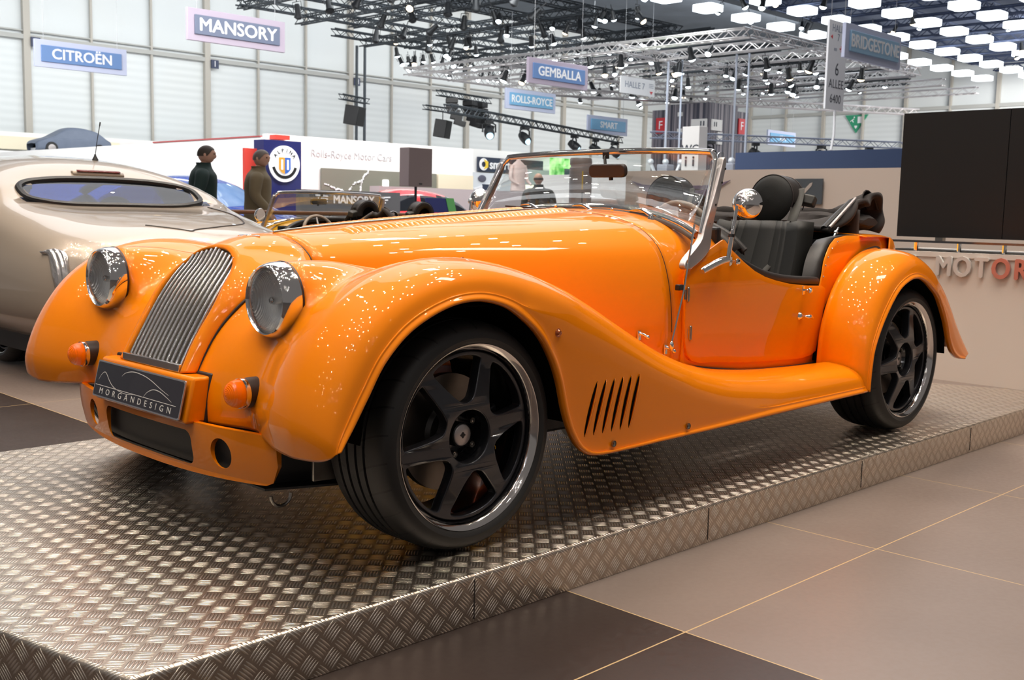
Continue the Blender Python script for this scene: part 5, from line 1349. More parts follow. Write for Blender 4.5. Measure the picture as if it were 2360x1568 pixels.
b = MB(); b.box((0, 0, 2.05), (.5, .72, 4.1)); b.build('sign_column', CRM, t, smooth=False, bevel=.01)
text_obj('sign_lettering', 'WC', .42, BK, frame_m((-.256, 0, 3.30), (0, -1, 0), (0, 0, 1)), t, .003, .005)
for dy in (-.16, .16):
    b = MB(); b.tube([(-.26, dy, 2.72), (-.26, dy, 2.95)], .035, 6); b.sphere((-.26, dy, 3.02), .045, 8, 6); b.build('person_symbol', BK, t)
b = MB(); b.tube([(-.26, .03, 2.55), (-.26, -.03, 2.40)], .02, 6); b.build('arrow_symbol', MATS['grey_blue_print'], t)
# hanging cable poles near the tower
for i, (x, y, z0, z1) in enumerate(((33.5, 23.88, 2.6, 6.9), (33.5, 23.2, 2.6, 6.9), (33.5, 20.70, 2.6, 6.9), (33.5, 20.15, 2.6, 6.9))):
    b = MB(); b.tube([(x, y, z0), (x, y, z1)], .038, 6); tag(b.build('drop_cable', mat('pale_blue_cable', (.45, .50, .60), .5)), 'pale vertical supply cable hanging from the silver rig by the tower', 'cable', 'supply cables by the tower')
for i, (x, y) in enumerate(((33.0, 23.45), (33.0, 20.40))):
    t = thing('chain_hoist_cluster', ('left', 'right')[i]+' cluster of pale hoist motors hanging before the striped tower', 'hoist', (x, y, 2.62))
    b = MB(); b.box((0, 0, 0), (.5, .5, .45)); b.build('motor_box', mat('hoist_grey', (.30, .31, .36), .5), t, bevel=.05)
    b = MB(); b.tube([(0, 0, .2), (0, 0, 4.25)], .02, 6); b.build('hoist_chain', MATS['hoist_grey'], t)
    for s in (-1, 0, 1):
        b = MB(); b.sphere((.0+s*.42, s*-.42, .32), .13, 10, 8); b.tube([(s*.42, s*-.42, .3), (s*.3, s*-.3, -.1)], .07, 6); b.build('hook_ball', mat('pale_metal', (.75, .78, .82), .3, .3), t)

# ------------------------------------------------------------------ far stands on the left
WS = mat('stand_white', (.86, .86, .84), .5); CRS = mat('stand_cream', (.80, .72, .55), .5); DRED = mat('stand_dark_red', (.36, .07, .07), .5); REDS = mat('stand_red', (.75, .06, .04), .5)
b = MB(); b.box((28, 46.9, 1.86), (36, .5, 3.96)); tag(b.build('stand_wall', WS, smooth=False), 'long white stand wall below the pale hall wall at far left', 'stand wall')
b = MB(); b.box((16.5, 46.4, 3.35), (10, .2, .55)); tag(b.build('stand_fascia', CRS, smooth=False), 'cream lit fascia above the covered car', 'fascia')
b = MB(); b.box((26.35, 46.35, 3.25), (9.6, .2, .45)); tag(b.build('stand_fascia', DRED, smooth=False), 'dark red fascia right of the cream one at far left', 'fascia')
b = MB(); b.box((20, 43.9, 1.34), (22, 4.2, 2.92)); tag(b.build('white_plinth', WS, smooth=False), 'high white plinth carrying the covered car', 'plinth')

def simple_car(name, label, loc, rz, paint, glass, cover=False, scale=1.0):
    t = thing(name, label, 'car', loc, rz); t.scale = (scale,)*3
    # side profile: (x, half width, belt z, roof z)
    st = [(-2.0, .62, .55, .60), (-1.95, .74, .70, .78), (-1.7, .80, .80, .95), (-1.3, .83, .86, 1.28), (-.8, .84, .87, 1.42), (-.2, .84, .87, 1.47), (.35, .84, .86, 1.40), (.85, .84, .84, 1.12), (1.15, .83, .82, .94), (1.6, .80, .74, .80), (1.9, .72, .62, .68), (2.02, .58, .50, .54)]
    rows = []
    for x, hw, zb, zr in st:
        cabin = max(0.0, zr-zb); rw_ = hw*(.94-.28*min(1, cabin/.5))
        h = [(hw*.86, .20), (hw, .32), (hw*1.01, .55), (hw*.985, zb*.93), (hw*.93, zb), (lerp(hw*.93, rw_, .5), zb+cabin*.5), (rw_, zb+cabin*.88), (rw_*.6, zr), (0, zr+.02)]
        f = [(-o, z) for o, z in h]+[(o, z) for o, z in h[::-1][1:]]
        rows.append(cr(f, 3))
    A = np.array(rows); fl = cr(np.c_[np.array([q[0] for q in st])[:, None], A.reshape(len(st), -1)], 4); n3 = A.shape[1]
    G = np.array([[(p[0], p[1+2*j], p[2+2*j]) for j in range(n3)] for p in fl])
    b = MB(); b.v = [tuple(v) for v in G.reshape(-1, 3)]; g2 = MB(); g2.v = list(b.v)
    for i in range(len(G)-1):
        for j in range(n3-1):
            c = G[i:i+2, j:j+2].reshape(-1, 3).mean(0)
            fc = (i*n3+j, i*n3+j+1, (i+1)*n3+j+1, (i+1)*n3+j)
            isg = (c[2] > .93) and (c[2] < 1.33) and (-1.75 < c[0] < 1.1) and not (-.32 < c[0] < -.22) and not (.78 < c[0] < .84 and abs(c[1]) > .6)
            (g2 if isg and not cover else b).f.append(fc); (g2 if isg and not cover else b).m.append(0)
    b.build('body_shell' if not cover else 'car_cover', paint, t, autos=180)
    if not cover: g2.build('windows', glass, t, autos=180)
    b = MB(); b.box((0, 0, .26), (3.6, 1.35, .16)); b.build('sill', BLACK if not cover else mat('pale_car_sill', (.75, .77, .80), .3), t, bevel=.03)
    for x in (-1.25, 1.28):
        for s in (-1, 1):
            b = MB(); b.lathe([(.20, -.10), (.31, -.09), (.325, -.03), (.325, .06), (.31, .10), (.20, .10)], 28, (x, s*.76, .325), 'y'); wq = b.build('tyre', RUBBER, t)
            b = MB(); b.lathe([(.0001, s*.10), (.06, s*.105), (.20, s*.085), (.215, s*.10)], 20, (x, s*.76, .325), 'y'); b.build('wheel_disc', SATIN, wq)
    if not cover:
        for s in (-1, 1):
            b = MB(); b.sphere((1.86, s*.55, .62), .12, 12, 8, (1.0, 1.1, .6)); b.build('headlamp', REFLECT, t)
            b = MB(); b.sphere((.72, s*.94, .95), .10, 12, 8, (.6, 1, .65)); b.build('door_mirror', paint, t)
    return t
GREYC = noisy(mat('grey_blue_car_cover', (.10, .125, .18), .55), (.19, .22, .29), 2.5)
simple_car('covered_car', 'small car under a blue grey cover on the high white plinth', (18.0, 43.6, 2.80), PI, GREYC, None, True, .80)
BLUEC = mat('bright_blue_paint', (.02, .10, .62), .25, 0, 1); REDC = mat('red_paint', (.70, .03, .04), .25, 0, 1)
DKGL = mat('dark_window', (.01, .012, .016), .05, 0, 1); PBGL = mat('pale_blue_window', (.25, .45, .85), .1, 0, 1)
simple_car('blue_car', 'bright blue saloon behind the rail between the two walking men', (7.6, 14.2, FZ), -1.15, BLUEC, PBGL)
simple_car('red_car', 'red car behind the booth wall, seen past the yellow roadster windscreen', (15.1, 18.1, FZ), 2.9, REDC, DKGL)
# white walls of the badge stand and the coach builder stand
b = MB(); b.box((12.72, 30.9, 1.20), (.2, 21.6, 2.64)); tag(b.build('stand_wall', WS, smooth=False), 'bright white stand wall receding behind the walking men', 'stand wall')
b = MB(); b.box((12.72, 22.9, 2.54), (.24, 5.4, .035)); tag(b.build('stand_edge_trim', DRED, smooth=False), 'thin dark red edge on top of the white wall behind the men', 'trim')
b = MB(); b.box((16.05, 20.1, 1.24), (6.75, .2, 2.72)); rr_ = b.build('stand_wall', WS, smooth=False); tag(rr_, 'bright white stand wall lettered with a coach builder name', 'stand wall')
text_obj('wall_lettering', 'Rolls-Royce Motor Cars', .26, mat('faint_grey_print', (.52, .54, .56), .5), frame_m((15.2, 19.985, 2.20), (1, 0, 0), (0, 0, 1)), rr_, .002)
OLIVE = mat('olive_grey_screen', (.21, .21, .17), .4)
t = thing('stand_screen', 'wide olive grey screen with white droplets on the white stand wall', 'screen', (16.1, 19.95, 1.45))
b = MB(); b.box((0, 0, 0), (3.8, .06, .80)); b.build('screen_panel', OLIVE, t, smooth=False)
random.seed(3)
for path in ([(-1.8, 0), (-1.5, -.1), (-1.25, -.15)], [(-1.2, -.3), (-.95, .0), (-.7, .12)], [(-.72, -.25), (-.68, 0), (-.62, .2), (-.45, .36)]):
    b = MB(); c = cr([(x, -.035, z) for x, z in path], 7)
    for p in c: b.sphere((p[0]+random.uniform(-.02, .02), p[1], p[2]+random.uniform(-.02, .02)), random.uniform(.018, .035), 6, 4)
    o_ = b.build('droplet_trail', WHITEP, t); o_['kind'] = 'stuff'
b = MB(); b.prism(rrect(.20, .36, .04, 4, .12, 0), 'y', -.05, -.03); b.build('bright_tablet', mat('backlit_white', (1, 1, 1), .4, emit=(1, 1, 1), estr=1.6), t, smooth=False)
b = MB(); b.box((18.70, 19.94, 1.45), (1.3, .1, .80)); tag(b.build('cream_panel', CRS, smooth=False), 'cream panel on the white stand wall beside the olive screen', 'panel')
b = MB(); b.box((12.9, 19.9, 1.15), (.30, .12, .30)); tag(b.build('amber_box', mat('amber_box', (.35, .17, .05), .4), smooth=False), 'small amber display box on the white wall near the banner', 'display box')
for i, (x, y, z, d) in enumerate(((11.12, 18.25, 1.0, (.30, .1, 2.24)), (12.95, 19.9, 2.52, (.40, .3, .10)))):
    b = MB(); b.box((x, y, z), d); tag(b.build('red_stand_edge', REDS, smooth=False), ('red upright board at the left edge of the navy banner', 'small red block on the wall top above the navy banner')[i], 'panel')
NB = mat('navy_banner', (.022, .026, .14), .3, 0, .4)
t = thing('badge_banner', 'tall navy banner with a round white car badge', 'banner', (11.80, 18.0, FZ))
b = MB(); b.box((0, .2, 1.22), (.97, .4, 2.44)); b.build('banner_box', NB, t, smooth=False)
bd = bpy.data.objects.new('round_badge', None); COL.objects.link(bd); bd.parent = t; bd.location = (0.02, -.01, 1.93)
def disc(r, y0, mt_, nm, r2=None):
    b = MB(); 
    if r2 is None: b.lathe([(.0001, y0), (r, y0), (r, y0+.02)], 48, axis='y')
    else: b.lathe([(r2, y0+.004), (r2, y0), (r, y0), (r, y0+.004)], 48, axis='y')
    b.build(nm, mt_, bd, autos=40)
disc(.40, -.03, mat('badge_white', (.9, .9, .9), .4, emit=(1, 1, 1), estr=.35), 'badge_disc')
disc(.33, -.036, mat('badge_black', (.02, .02, .02), .4), 'badge_ring', .26)
b = MB(); b.prism([(-.40*.0-.34, .0), (.34, .0), (.34, .36), (-.34, .36)], 'y', -.041, -.037)
b = MB(); G = [[(r*math.cos(a), -.040, r*math.sin(a)) for r in (.255, .335)] for a in np.linspace(-.25, PI+.25, 30)]; b.grid(G); b.build('badge_upper_band', MATS['badge_white'], bd)
for i, ch in enumerate('ALPINA'):
    a = PI*.80-i*PI*.60/5; text_obj('badge_letter', ch, .11, MATS['badge_black'], frame_m((.295*math.cos(a), -.043, .295*math.sin(a)), (math.sin(a), 0, -math.cos(a)), (math.cos(a), 0, math.sin(a))), bd, .001, .003)
b = MB(); b.prism([(-.15, .14), (0, .14), (0, -.22), (-.08, -.19), (-.15, -.12)], 'y', -.045, -.038); b.build('shield_half', mat('badge_orange', (.85, .42, .05), .4), bd, smooth=False)
b = MB(); b.prism([(0, .14), (.15, .14), (.15, -.12), (.08, -.19), (0, -.22)], 'y', -.045, -.038); b.build('shield_half', mat('badge_blue', (.05, .16, .60), .4), bd, smooth=False)
for x in (-.075, .075):
    b = MB(); b.box((x, -.048, -.02), (.05, .006, .22)); b.build('shield_mark', MATS['badge_white'], bd, smooth=False)
# brown rail
WOOD = noisy(mat('brown_handrail', (.16, .07, .035), .35), (.26, .12, .06), 8)
t = thing('barrier_rail', 'long brown handrail on slim posts behind the yellow roadster', 'rail', (0, 8.0, FZ))
b = MB(); b.tube([(3.4, 0, .925), (11.0, 0, .925)], .026, 10); b.build('handrail', WOOD, t)
for x in (3.6, 5.9, 8.2, 10.5):
    b = MB(); b.tube([(x, 0, 0), (x, 0, .90)], .018, 8); b.build('post', STEEL, t)
b = MB(); b.box((7.2, .03, .40), (7.2, .012, .74)); b.build('glass_infill', mix_glass('rail_infill_glass', (.75, .82, .95), .6), t, smooth=False)
# dark booth with the winged name
t = thing('booth_wall', 'dark grey booth wall with a winged MANSORY name seen over the yellow roadster', 'booth', (12.6, 16.6, FZ))
b = MB(); b.box((0, 0, .68), (2.7, .15, 1.36)); b.build('booth_panel', mat('booth_dark_grey', (.10, .10, .105), .5), t, smooth=False)
text_obj('booth_lettering', 'MANSORY', .235, WHITEP, frame_m((0.05, -.08, 1.16), (1, 0, 0), (0, 0, 1)), t, .002, .006)
for s in (-1, 1):
    for q in range(3):
        b = MB(); b.box((.05+s*(.85-.03*q), -.08, 1.24-.06*q), (.32-.07*q, .01, .03), (0, s*-.06, 0)); b.build('wing_bar', WHITEP, t, smooth=False)
# grey-lilac counter wall
LC = mat('lilac_grey_counter', (.42, .37, .38), .5)
b = MB(); b.box((19.6, 19.2, .66), (8.6, .4, 1.56)); tag(b.build('counter_wall', LC, smooth=False), 'long lilac grey counter wall under the white stands', 'counter')
# standing panel loudspeaker
t = thing('pole_loudspeaker', 'flat brown grey loudspeaker on a black pole before the white stand', 'loudspeaker', (12.28, 14.0, FZ))
b = MB(); b.box((0, 0, 1.825), (.60, .30, .76)); b.build('cabinet', mat('brown_grey_grille', (.20, .15, .14), .6), t, bevel=.01)
b = MB(); b.box((0, -.152, 1.50), (.08, .006, .022)); b.build('nameplate', BLACK, t, smooth=False)
b = MB(); b.tube([(0, 0, .3), (0, 0, 1.46)], .028, 8); b.build('pole', BLACK, t)
for a in (0, 2.1, 4.2):
    b = MB(); b.tube([(0, 0, .55), (.38*math.cos(a), .38*math.sin(a), .012)], .014, 6); b.build('leg', BLACK, t)
t = thing('reading_board', 'tilted navy and green information board near the pole loudspeaker', 'display board', (12.10, 13.0, FZ))
b = MB(); b.prism([(-.05, .94), (.0, .94), (.09, 1.21), (.05, 1.22)], 'x', -.36, .14); 
o_ = b.build('navy_board', mat('board_navy', (.02, .025, .12), .35), t, smooth=False); 
b = MB(); b.prism([(-.055, .94), (-.0, .94), (.085, 1.22), (.04, 1.225)], 'x', .14, .34); b.build('green_board', mat('board_green', (.10, .35, .10), .4), t, smooth=False)
b = MB(); b.tube([(0, .02, .02), (0, .02, .95)], .03, 8); b.build('stand_post', SATIN, t)
b = MB(); b.lathe([(.0001, .03), (.24, .02), (.25, 0)], 24, axis='z'); b.build('stand_foot', SATIN, t)
for i, (x, y, h, r) in enumerate(((10.9, 13.6, .95, .17), (11.75, 13.3, .86, .10), (11.52, 13.1, .84, .07))):
    b = MB(); b.lathe([(.0001, h), (r, h), (r*1.02, h-.04), (r*.9, .02), (.0001, .02)], 24, (x, y, FZ), 'z'); tag(b.build('bin', mat('bin_dark', (.05, .045, .05), .5) if i == 0 else LIL, autos=40), ('round dark bin behind the yellow roadster', 'pale cylindrical holder beside the loudspeaker pole', 'thin pale cylindrical holder nearest the tilted board')[i], 'container')

# ------------------------------------------------------------------ small-car stand seen through the windscreen
t = thing('small_car_stand', 'white stand with a dark header reading smart and car posters', 'exhibition stand', (25, 26, FZ))
b = MB(); b.box((4.4, .2, 1.6), (8.8, .3, 3.2)); b.build('stand_wall', WS, t, smooth=False)
b = MB(); b.box((1.95, .0, 2.66), (3.4, .08, .52)); q = b.build('header_board', mat('header_dark', (.03, .04, .07), .4), t, smooth=False)
text_obj('header_lettering', 'smart', .46, WHITEP, frame_m((1.35, -.045, 2.66), (1, 0, 0), (0, 0, 1)), q, .004, .012)
b = MB(); b.lathe([(.10, -.06), (.10, -.07), (.22, -.07), (.22, -.06)], 30, (.50, 0, 2.66), 'y'); b.build('header_emblem', WHITEP, q)
b = MB(); b.prism([(.50, 2.48), (.72, 2.56), (.72, 2.76), (.50, 2.84), (.60, 2.66)], 'y', -.078, -.072); b.build('emblem_arrow', mat('emblem_yellow', (.85, .60, .05), .4), q, smooth=False)
b = MB(); b.box((1.3, -.0, 2.0), (2.6, .06, .72)); pq = b.build('poster', mat('poster_pale', (.66, .70, .74), .5), t, smooth=False)
b = MB(); b.prism([(.0, 1.78), (.9, 2.02), (1.7, 2.28), (1.9, 2.18), (1.0, 1.86), (.3, 1.70)], 'y', -.05, -.035); b.build('poster_white_car', WHITEP, pq, smooth=False)
b = MB(); b.sphere((.45, -.05, 2.15), .16, 12, 8, (1.3, .1, .8)); b.build('poster_dark_car', mat('poster_dark', (.10, .10, .14), .5), pq)
b = MB(); b.box((.65, -.05, 1.70), (.35, .04, .5)); b.build('poster_dark_block', MATS['header_dark'], pq, smooth=False)
b = MB(); b.box((3.3, -.02, 2.3), (2.0, .06, .55)); b.build('poster', mat('poster_grey', (.45, .48, .52), .5), t, smooth=False)
b = MB(); b.box((4.05, -.05, 2.15), (.05, .1, .04)); 
b = MB(); b.box((3.35, -.0, 1.62), (1.6, .06, .75)); b.build('light_panel', mat('warm_lit_panel', (1, .95, .8), .4, emit=(1, .95, .8), estr=1.0), t, smooth=False)
GS_ = mat('green_screen_picture', (.2, .6, .15), .3)
def gsm():
    n, l, p = nodes(GS_); tc = n.new('ShaderNodeTexCoord'); nz = n.new('ShaderNodeTexNoise'); nz.inputs['Scale'].default_value = 2.6; l.new(tc.outputs['Object'], nz.inputs['Vector'])
    r = n.new('ShaderNodeValToRGB'); r.color_ramp.elements[0].position = .38; r.color_ramp.elements[0].color = (.05, .38, .04, 1); r.color_ramp.elements[1].position = .62; r.color_ramp.elements[1].color = (.55, .95, .40, 1)
    l.new(nz.outputs['Fac'], r.inputs[0]); l.new(r.outputs[0], p.inputs['Emission Color']); p.inputs['Emission Strength'].default_value = .85; l.new(r.outputs[0], p.inputs['Base Color'])
gsm()
t = thing('green_screen', 'bright green video screen seen through the windscreen', 'screen', (28.9, 25.0, 2.36))
b = MB(); b.box((0, 0, 0), (1.75, .08, 1.06)); b.build('picture', GS_, t, smooth=False)
b = MB(); b.box((.10, -.045, -.02), (.48, .02, .34)); b.build('dark_square', mat('screen_dark_patch', (.04, .10, .10), .4), t, smooth=False)
for s in (-1, 1):
    b = MB(); b.box((s*.7, .1, -1.5), (.08, .08, 1.95)); b.build('leg', SATIN, t, smooth=False)
b = MB(); b.box((29.2, 24.6, .85), (1.6, .5, 1.94)); tag(b.build('white_counter', WS, smooth=False), 'white counter block under the green screen', 'counter')
# mannequin torso
PK = mat('mannequin_pink', (.78, .62, .58), .5)
t = thing('mannequin', 'headless pale pink shop mannequin seen through the windscreen', 'mannequin', (23.3, 22.0, FZ))
b = MB(); b.grid([[(w_*math.cos(a), d_*math.sin(a), z) for a in np.linspace(0, 2*PI, 20, endpoint=False)] for w_, d_, z in ((.24, .16, 1.62), (.30, .20, 1.66), (.28, .18, 1.85), (.25, .16, 2.05), (.29, .17, 2.30), (.30, .15, 2.46), (.16, .11, 2.56), (.07, .07, 2.62), (.065, .065, 2.70), (.01, .01, 2.71))], cv=True); b.build('torso', PK, t)
for s in (-1, 1):
    b = MB(); b.tube([(s*.27, 0, 2.46), (s*.36, -.02, 2.20), (s*.36, -.06, 2.0), (s*.20 if s < 0 else .36, -.24, 1.86)], [.075, .065, .055, .035], 10, sub=3); b.build('arm', PK, t)
b = MB(); b.tube([(0, 0, 0), (0, 0, 1.64)], .03, 8); b.lathe([(.0001, .03), (.25, .02), (.26, 0)], 20, axis='z'); b.build('stand_pole', SATIN, t)
b = MB(); b.box((23.3, 22.3, .45), (1.2, .8, 1.1)); 
# grey cylinder column beyond the windscreen
t = thing('grey_column', 'grey cylindrical bollard with a yellow strip seen through the windscreen', 'bollard', (8.16, 6.0, FZ))
b = MB(); b.lathe([(.0001, 1.66), (.125, 1.66), (.135, 1.64), (.135, 1.58), (.125, 1.57), (.125, 1.55), (.137, 1.54), (.137, .02), (.15, 0)], 36, axis='z'); b.build('column_body', mat('column_grey', (.34, .31, .31), .35, .2), t, autos=50)
b = MB(); b.box((-.085, -.105, 1.39), (.018, .012, .22), (0, 0, -.7)); b.build('yellow_strip', mat('strip_yellow', (.75, .52, .03), .5), t, smooth=False)
b = MB(); b.box((-.085, -.105, 1.15), (.012, .012, .20), (0, 0, -.7)); b.build('dark_strip', BLACK, t, smooth=False)

# ------------------------------------------------------------------ right stand: partition, counter, screens
PART = mat('partition_cream', (.74, .65, .58), .55)
b = MB(); b.box((9.1, 1.0, .65), (.14, 10.0, 1.54)); struct(b.build('wall_partition', PART, smooth=False))
EMB = mat('emblem_purple_grey', (.26, .20, .28), .5)
t = thing('wing_emblem', 'purple grey winged emblem on the cream partition, behind the far headrest', 'emblem', (9.02, 5.16, 1.16))
b = MB(); b.lathe([(.0001, -.012), (.13, -.010), (.14, 0)], 30, axis='x'); b.build('emblem_disc', EMB, t)
for s in (-1, 1):
    for q in range(4):
        L = .74-.13*q; z0 = .055-.055*q
        pts = [(0.10, z0+.02), (.30, z0+.022), (L*.75, z0+.035), (L, z0+.085-.0*q), (L*.8, z0-.0), (.35, z0-.018), (.10, z0-.020)]
        b = MB(); b.prism([(s*a, c) for a, c in pts], 'x', -.012, 0); b.build('wing_feather', EMB, t, smooth=False)
t = thing('wall_poster', 'dark slate poster with a pale streak on the cream partition', 'poster', (9.0, 3.39, 1.17))
b = MB(); b.box((0, 0, 0), (.02, .34, .28)); b.build('poster_sheet', mat('poster_slate', (.09, .11, .13), .5), t, smooth=False)
b = MB(); b.prism([(.12, -.05), (-.02, .09), (-.05, .10), (-.04, .06), (.10, -.09)], 'x', -.014, -.010); b.build('pale_streak', mat('streak_pale', (.55, .50, .46), .5), t, smooth=False)
b = MB(); b.box((16.2, 10.2, .78), (.5, 8.0, 1.84)); tag(b.build('white_counter', WS, smooth=False), 'bright white counter beyond the cream partition', 'counter')
def bf():
    m = mat('blue_fascia', (.06, .09, .18), .3, .3); return m
b = MB(); b.box((20.1, 7.0, 1.75), (.3, 9.2, 1.2)); tag(b.build('blue_fascia', bf(), smooth=False), 'long dark blue fascia above the cream partition', 'fascia')
# printer counter props beyond, seen under the interior mirror
b = MB(); b.box((12.2, 8.4, .50), (1.6, 1.0, 1.24)); tag(b.build('service_desk', CRM, bevel=.05), 'cream service desk seen through the windscreen below the mirror', 'desk')
b = MB(); b.box((11.0, 8.9, 1.05-.6), (.5, .4, 1.13)); tag(b.build('card_terminal', mat('terminal_grey', (.12, .11, .12), .4), bevel=.06), 'dark grey terminal box beside the service desk', 'terminal')
CT = mat('counter_cream', (.78, .70, .62), .45, 0, .2)
t = thing('stand_counter', 'long cream counter with metal letters under the black video wall', 'counter', (0, 0, FZ))
b = MB(); G = []
for y in np.linspace(.62, -7, 40): G.append([(4.88+.0012*(y)**2, y, z) for z in (0.0, .40, .80)])
b.grid(G); b.grid([[(p[2][0], p[2][1], .80), (5.9, p[2][1], .80)] for p in G]); b.add([(4.88, .62, 0), (5.9, .62, 0), (5.9, .62, .80), (4.88, .62, .80)], [(0, 1, 2, 3)])
b.build('counter_body', CT, t, weld=True, autos=30)
b = MB(); G = [[(4.87+.0012*y*y, y, .775), (4.87+.0012*y*y, y, .806), (5.9, y, .806)] for y in np.linspace(.63, -7, 40)]; b.grid(G); b.build('counter_lip', mat('counter_lip_pale', (.72, .66, .60), .4), t, autos=30)
LET = mat('brushed_letter_metal', (.70, .69, .66), .35, .3); LETREFL = mat('letter_red_reflection', (.60, .28, .24), .3, .5)  # reddish reflection painted into the colour of some letters
txt = 'MORGAN MOTOR'; yy = .10+.117*7
for ch in txt:
    if ch != ' ':
        text_obj('metal_letter', ch, .172, LETREFL if (ch in 'OR' and yy < -.25) else LET, frame_m((4.862, yy-.05, .715), (0, -1, 0), (0, 0, 1)), t, .010, .004, sx=.80)
    yy -= .117
t = thing('glass_shelf', 'dark glass shelf on short chrome feet between counter and video wall', 'shelf', (0, 0, FZ))
b = MB(); b.box((5.25, -2.9, .868), (.66, 7.2, .014)); b.build('shelf_top', mat('dark_glass_shelf', (.05, .05, .055), .08, .3, 1), t, smooth=False)
for y in (.58, .30, .02, -.26, -.55):
    b = MB(); b.tube([(5.0, y, .806), (5.0, y, .861)], .014, 8); b.build('chrome_foot', CHROME, t)
t = thing('video_wall', 'large black unlit video wall on the cream counter at the right', 'screen', (5.36, 0, 0))
VS = noisy(mat('black_screen', (.012, .011, .011), .35), (.02, .019, .019), 200, .5)
for i in range(9):
    b = MB(); b.box((0, .59-.355-.71*i, 1.185), (.09, .705, .83)); b.build('screen_module', VS, t, smooth=False)
for i in range(3):
    b = MB(); b.box((.0, .3-.9*i, .762), (.05, .05, .03)); b.build('screen_foot', STEEL, t, smooth=False)
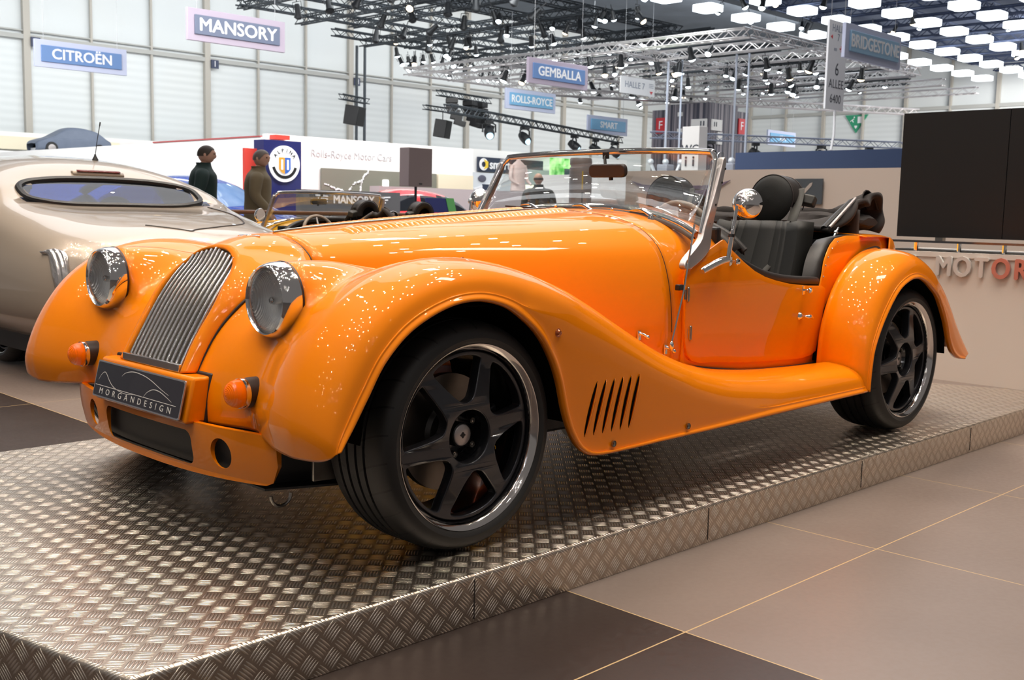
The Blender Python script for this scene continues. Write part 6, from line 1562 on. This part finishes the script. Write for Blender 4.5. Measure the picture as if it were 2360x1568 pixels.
# ------------------------------------------------------------------ people
def person(name, label, loc, rz, coat, hairc, skin, trou, height=1.76, bald=False, turn=0.0, pose=0):
    t = thing(name, label, 'person', loc, rz); k = height/1.76
    V = []; E_ = []; RR = []
    def add(p, r, par=None):
        V.append(tuple(c*k for c in p)); RR.append((r*k, r*k)); 
        if par is not None: E_.append((par, len(V)-1))
        return len(V)-1
    # facing +x locally, left is +y
    pel = add((0, 0, .95), .135); wa = add((0, 0, 1.10), .125, pel); ch = add((.01, 0, 1.30), .135, wa); nb = add((0, 0, 1.45), .075, ch); nk = add((.015, 0, 1.52), .055, nb); nt = add((.03, 0, 1.58), .055, nk)
    for s in (-1, 1):
        sh = add((0, s*.15, 1.41), .065, ch); sh2 = add((0, s*.19, 1.37), .058, sh)
        sw_ = .10 if (s > 0) == (pose == 0) else -.06
        el = add((sw_*.2-.03, s*.245, 1.13), .045, sh2); wr = add((sw_+.05, s*.25, .90), .030, el); pm = add((sw_+.07, s*.25, .84), .035, wr)
        for q, (dy, ln) in enumerate(((-.026, .075), (-.009, .085), (.009, .08), (.026, .065))):
            f1 = add((sw_+.08+.0, s*.25+dy*.9, .80), .011, pm); f2 = add((sw_+.085, s*.25+dy, .80-ln*.5), .010, f1); add((sw_+.075, s*.25+dy, .80-ln), .009, f2)
        th = add((sw_+.105, s*.24, .825), .011, pm); add((sw_+.12, s*.235, .785), .010, th)
        hp = add((0, s*.095, .90), .095, pel); st = .16 if (s > 0) != (pose == 0) else -.16
        kn = add((st*.6+.02, s*.095, .50), .062, hp); an = add((st*1.1-.03, s*.09, .09), .042, kn); ft = add((st*1.1+.05, s*.095, .035), .036, an); add((st*1.1+.15, s*.10, .03), .030, ft)
    me = bpy.data.meshes.new('person_body'); me.from_pydata(V, E_, [])
    o = bpy.data.objects.new('person_body', me); COL.objects.link(o)
    md = o.modifiers.new('skin', 'SKIN'); md.use_smooth_shade = True
    for i, r in enumerate(RR): me.skin_vertices[0].data[i].radius = r
    me.skin_vertices[0].data[0].use_root = True
    md2 = o.modifiers.new('sub', 'SUBSURF'); md2.levels = 2; md2.render_levels = 2
    # head joined by ring: shaped ellipsoid grid as part of the same mesh
    me2 = baked(o); bpy.data.objects.remove(o)
    bmx = bmesh.new(); bmx.from_mesh(me2)
    hv = []
    cx, cz = .045, 1.665
    H_ = MB(); rows = []
    for v in np.linspace(0, PI, 22):
        row = []
        for a in np.linspace(0, 2*PI, 28, endpoint=False):
            x, y, z = math.sin(v)*math.cos(a), math.sin(v)*math.sin(a), math.cos(v)
            fx = x*.098; fy = y*(.076 if z > -.2 else .076-.022*(-z-.2)); fz = z*.122
            if x > 0: fx *= 1-.10*max(0, -z)   # face
            else: fx *= 1.0
            if x > .75:   # nose, brow, mouth, chin
                if abs(y) < .30 and -.42 < z < .12: fx += .013*(1-abs(y)/.30)*max(0, 1-abs(z+.22)/.34)
                if .08 < z < .28: fx += .006
                if .0 < z < .12 and .25 < abs(y) < .6: fx -= .008
                if -.62 < z < -.50: fx -= .004
                if -.95 < z < -.72: fx += .008
            row.append((fx, fy, fz))
        rows.append(row)
    Rz = Matrix.Rotation(turn, 3, 'Z')
    rows = [[tuple(Rz @ Vector(p)+Vector((cx, 0, cz))) for p in r] for r in rows]
    rows = [[tuple(c*k for c in p) for p in r] for r in rows]
    H_.grid(rows, cv=True)
    for s in (-1, 1):
        c_ = Rz @ Vector((-.005, s*.078, -.005))+Vector((cx, 0, cz)); H_.sphere([q*k for q in c_], .026*k, 10, 8, (.7, .35, 1.1))
    mh_ = bpy.data.meshes.new('h'); mh_.from_pydata(H_.v, [], H_.f); bmx.from_mesh(mh_); bmesh.ops.recalc_face_normals(bmx, faces=bmx.faces)
    bmx.to_mesh(me2); bmx.free(); me2.materials.clear(); me2.materials.append(skin); me2.polygons.foreach_set('use_smooth', [True]*len(me2.polygons))
    bo = bpy.data.objects.new('body', me2); COL.objects.link(bo); bo.parent = t
    for s in (-1, 1):
        b = MB(); b.sphere([q*k for q in (Rz @ Vector((.086, s*.031, .012))+Vector((cx, 0, cz)))], .009*k, 8, 6); b.build('eye', mat('eye_dark', (.03, .02, .02), .2), bo)
    b = MB(); rows = []
    for v in np.linspace(0, 1.75, 12):
        row = []
        for a in np.linspace(0, 2*PI, 28, endpoint=False):
            lim = 1.75 if math.cos(a) < .2 else lerp(1.75, 1.02, min(1, (math.cos(a)-.2)/.6)); vv = min(v, lim)
            if bald: vv = max(v, .0)
            x, y, z = math.sin(vv)*math.cos(a), math.sin(vv)*math.sin(a), math.cos(vv)
            row.append((x*.106-.003, y*.084, z*.130+.002))
        rows.append(row)
    if bald: rows = [[(p[0], p[1], p[2]) if p[2] < .03 and p[0] < .045 else (p[0]*.85, p[1]*.85, p[2]*.85) for p in r] for r in rows]
    rows = [[tuple(c*k for c in (Rz @ Vector(p)+Vector((cx, 0, cz)))) for p in r] for r in rows]
    b.grid(rows, cv=True); b.build('hair', hairc, t)
    # coat: torso loft with collar and sleeves
    def ell(w_, d_, z, x0=0): return [((x0+d_*math.cos(a))*k, w_*math.sin(a)*k, z*k) for a in np.linspace(0, 2*PI, 28, endpoint=False)]
    rows = [ell(.205, .155, .76), ell(.205, .155, .80), ell(.185, .15, 1.0), ell(.178, .145, 1.12), ell(.195, .150, 1.28), ell(.205, .140, 1.38, .005), ell(.165, .115, 1.44, .0), ell(.10, .09, 1.485, .005), ell(.075, .075, 1.53, .01), ell(.078, .078, 1.555, .005)]
    b = MB(); b.grid(cr(np.array(rows).reshape(len(rows), -1), 3).reshape(-1, 28, 3), cv=True)
    co_ = b.build('coat', coat, t, solid=.006, offset=1, autos=180)
    for s in (-1, 1):
        sw_ = .10 if (s > 0) == (pose == 0) else -.06
        b = MB(); b.tube([tuple(c*k for c in p) for p in ((0, s*.10, 1.40), (0, s*.185, 1.385), (-.01, s*.225, 1.28), (sw_*.2-.03, s*.25, 1.13), (sw_*.7+.01, s*.255, 1.0), (sw_+.05, s*.252, .90))], [q*k for q in (.075, .078, .072, .062, .055, .050)], 14, sub=3); b.build('sleeve', coat, co_)
    for s in (-1, 1):
        st = .16 if (s > 0) != (pose == 0) else -.16
        b = MB(); b.tube([tuple(c*k for c in p) for p in ((0, s*.085, .93), (0, s*.10, .80), (st*.6+.02, s*.098, .50), (st*1.1-.03, s*.09, .10))], [q*k for q in (.11, .105, .080, .068)], 14, sub=3); b.build('trouser_leg', trou, t)
        b = MB(); b.sphere([c*k for c in (st*1.1+.045, s*.098, .05)], .14*k, 14, 10, (1, .42, .38)); b.build('shoe', BLACK, t)
    t.scale = (1.25, 1.22, 1.0)
    return t
SK = mat('skin', (.62, .36, .26), .55); SK2 = mat('skin_tan', (.58, .33, .23), .55)
DG = noisy(mat('dark_green_coat', (.012, .030, .026), .8), (.02, .045, .04), 12); KH = noisy(mat('khaki_coat', (.17, .125, .065), .8), (.24, .19, .11), 10); BKC = noisy(mat('black_coat', (.012, .012, .008), .8), (.03, .03, .02), 10)
TRO = mat('dark_trousers', (.02, .02, .03), .8)
person('person', 'person in a dark green coat with short brown hair walking right past the white wall', (6.10, 11.35, FZ), -.55, DG, mat('brown_hair', (.05, .035, .025), .6), SK, TRO, 1.80, turn=-.15)
person('person', 'person in a khaki coat with grey hair looking back beside the navy banner', (6.78, 11.0, FZ), -.62, KH, mat('grey_hair', (.16, .13, .11), .6), SK2, TRO, 1.77, turn=-.5, pose=1)
person('person', 'person in a black coat with thinning hair seen from behind through the windscreen', (14.85, 13.05, FZ), 1.0, BKC, mat('dark_hair', (.03, .022, .018), .6), SK2, TRO, 1.78, bald=True)
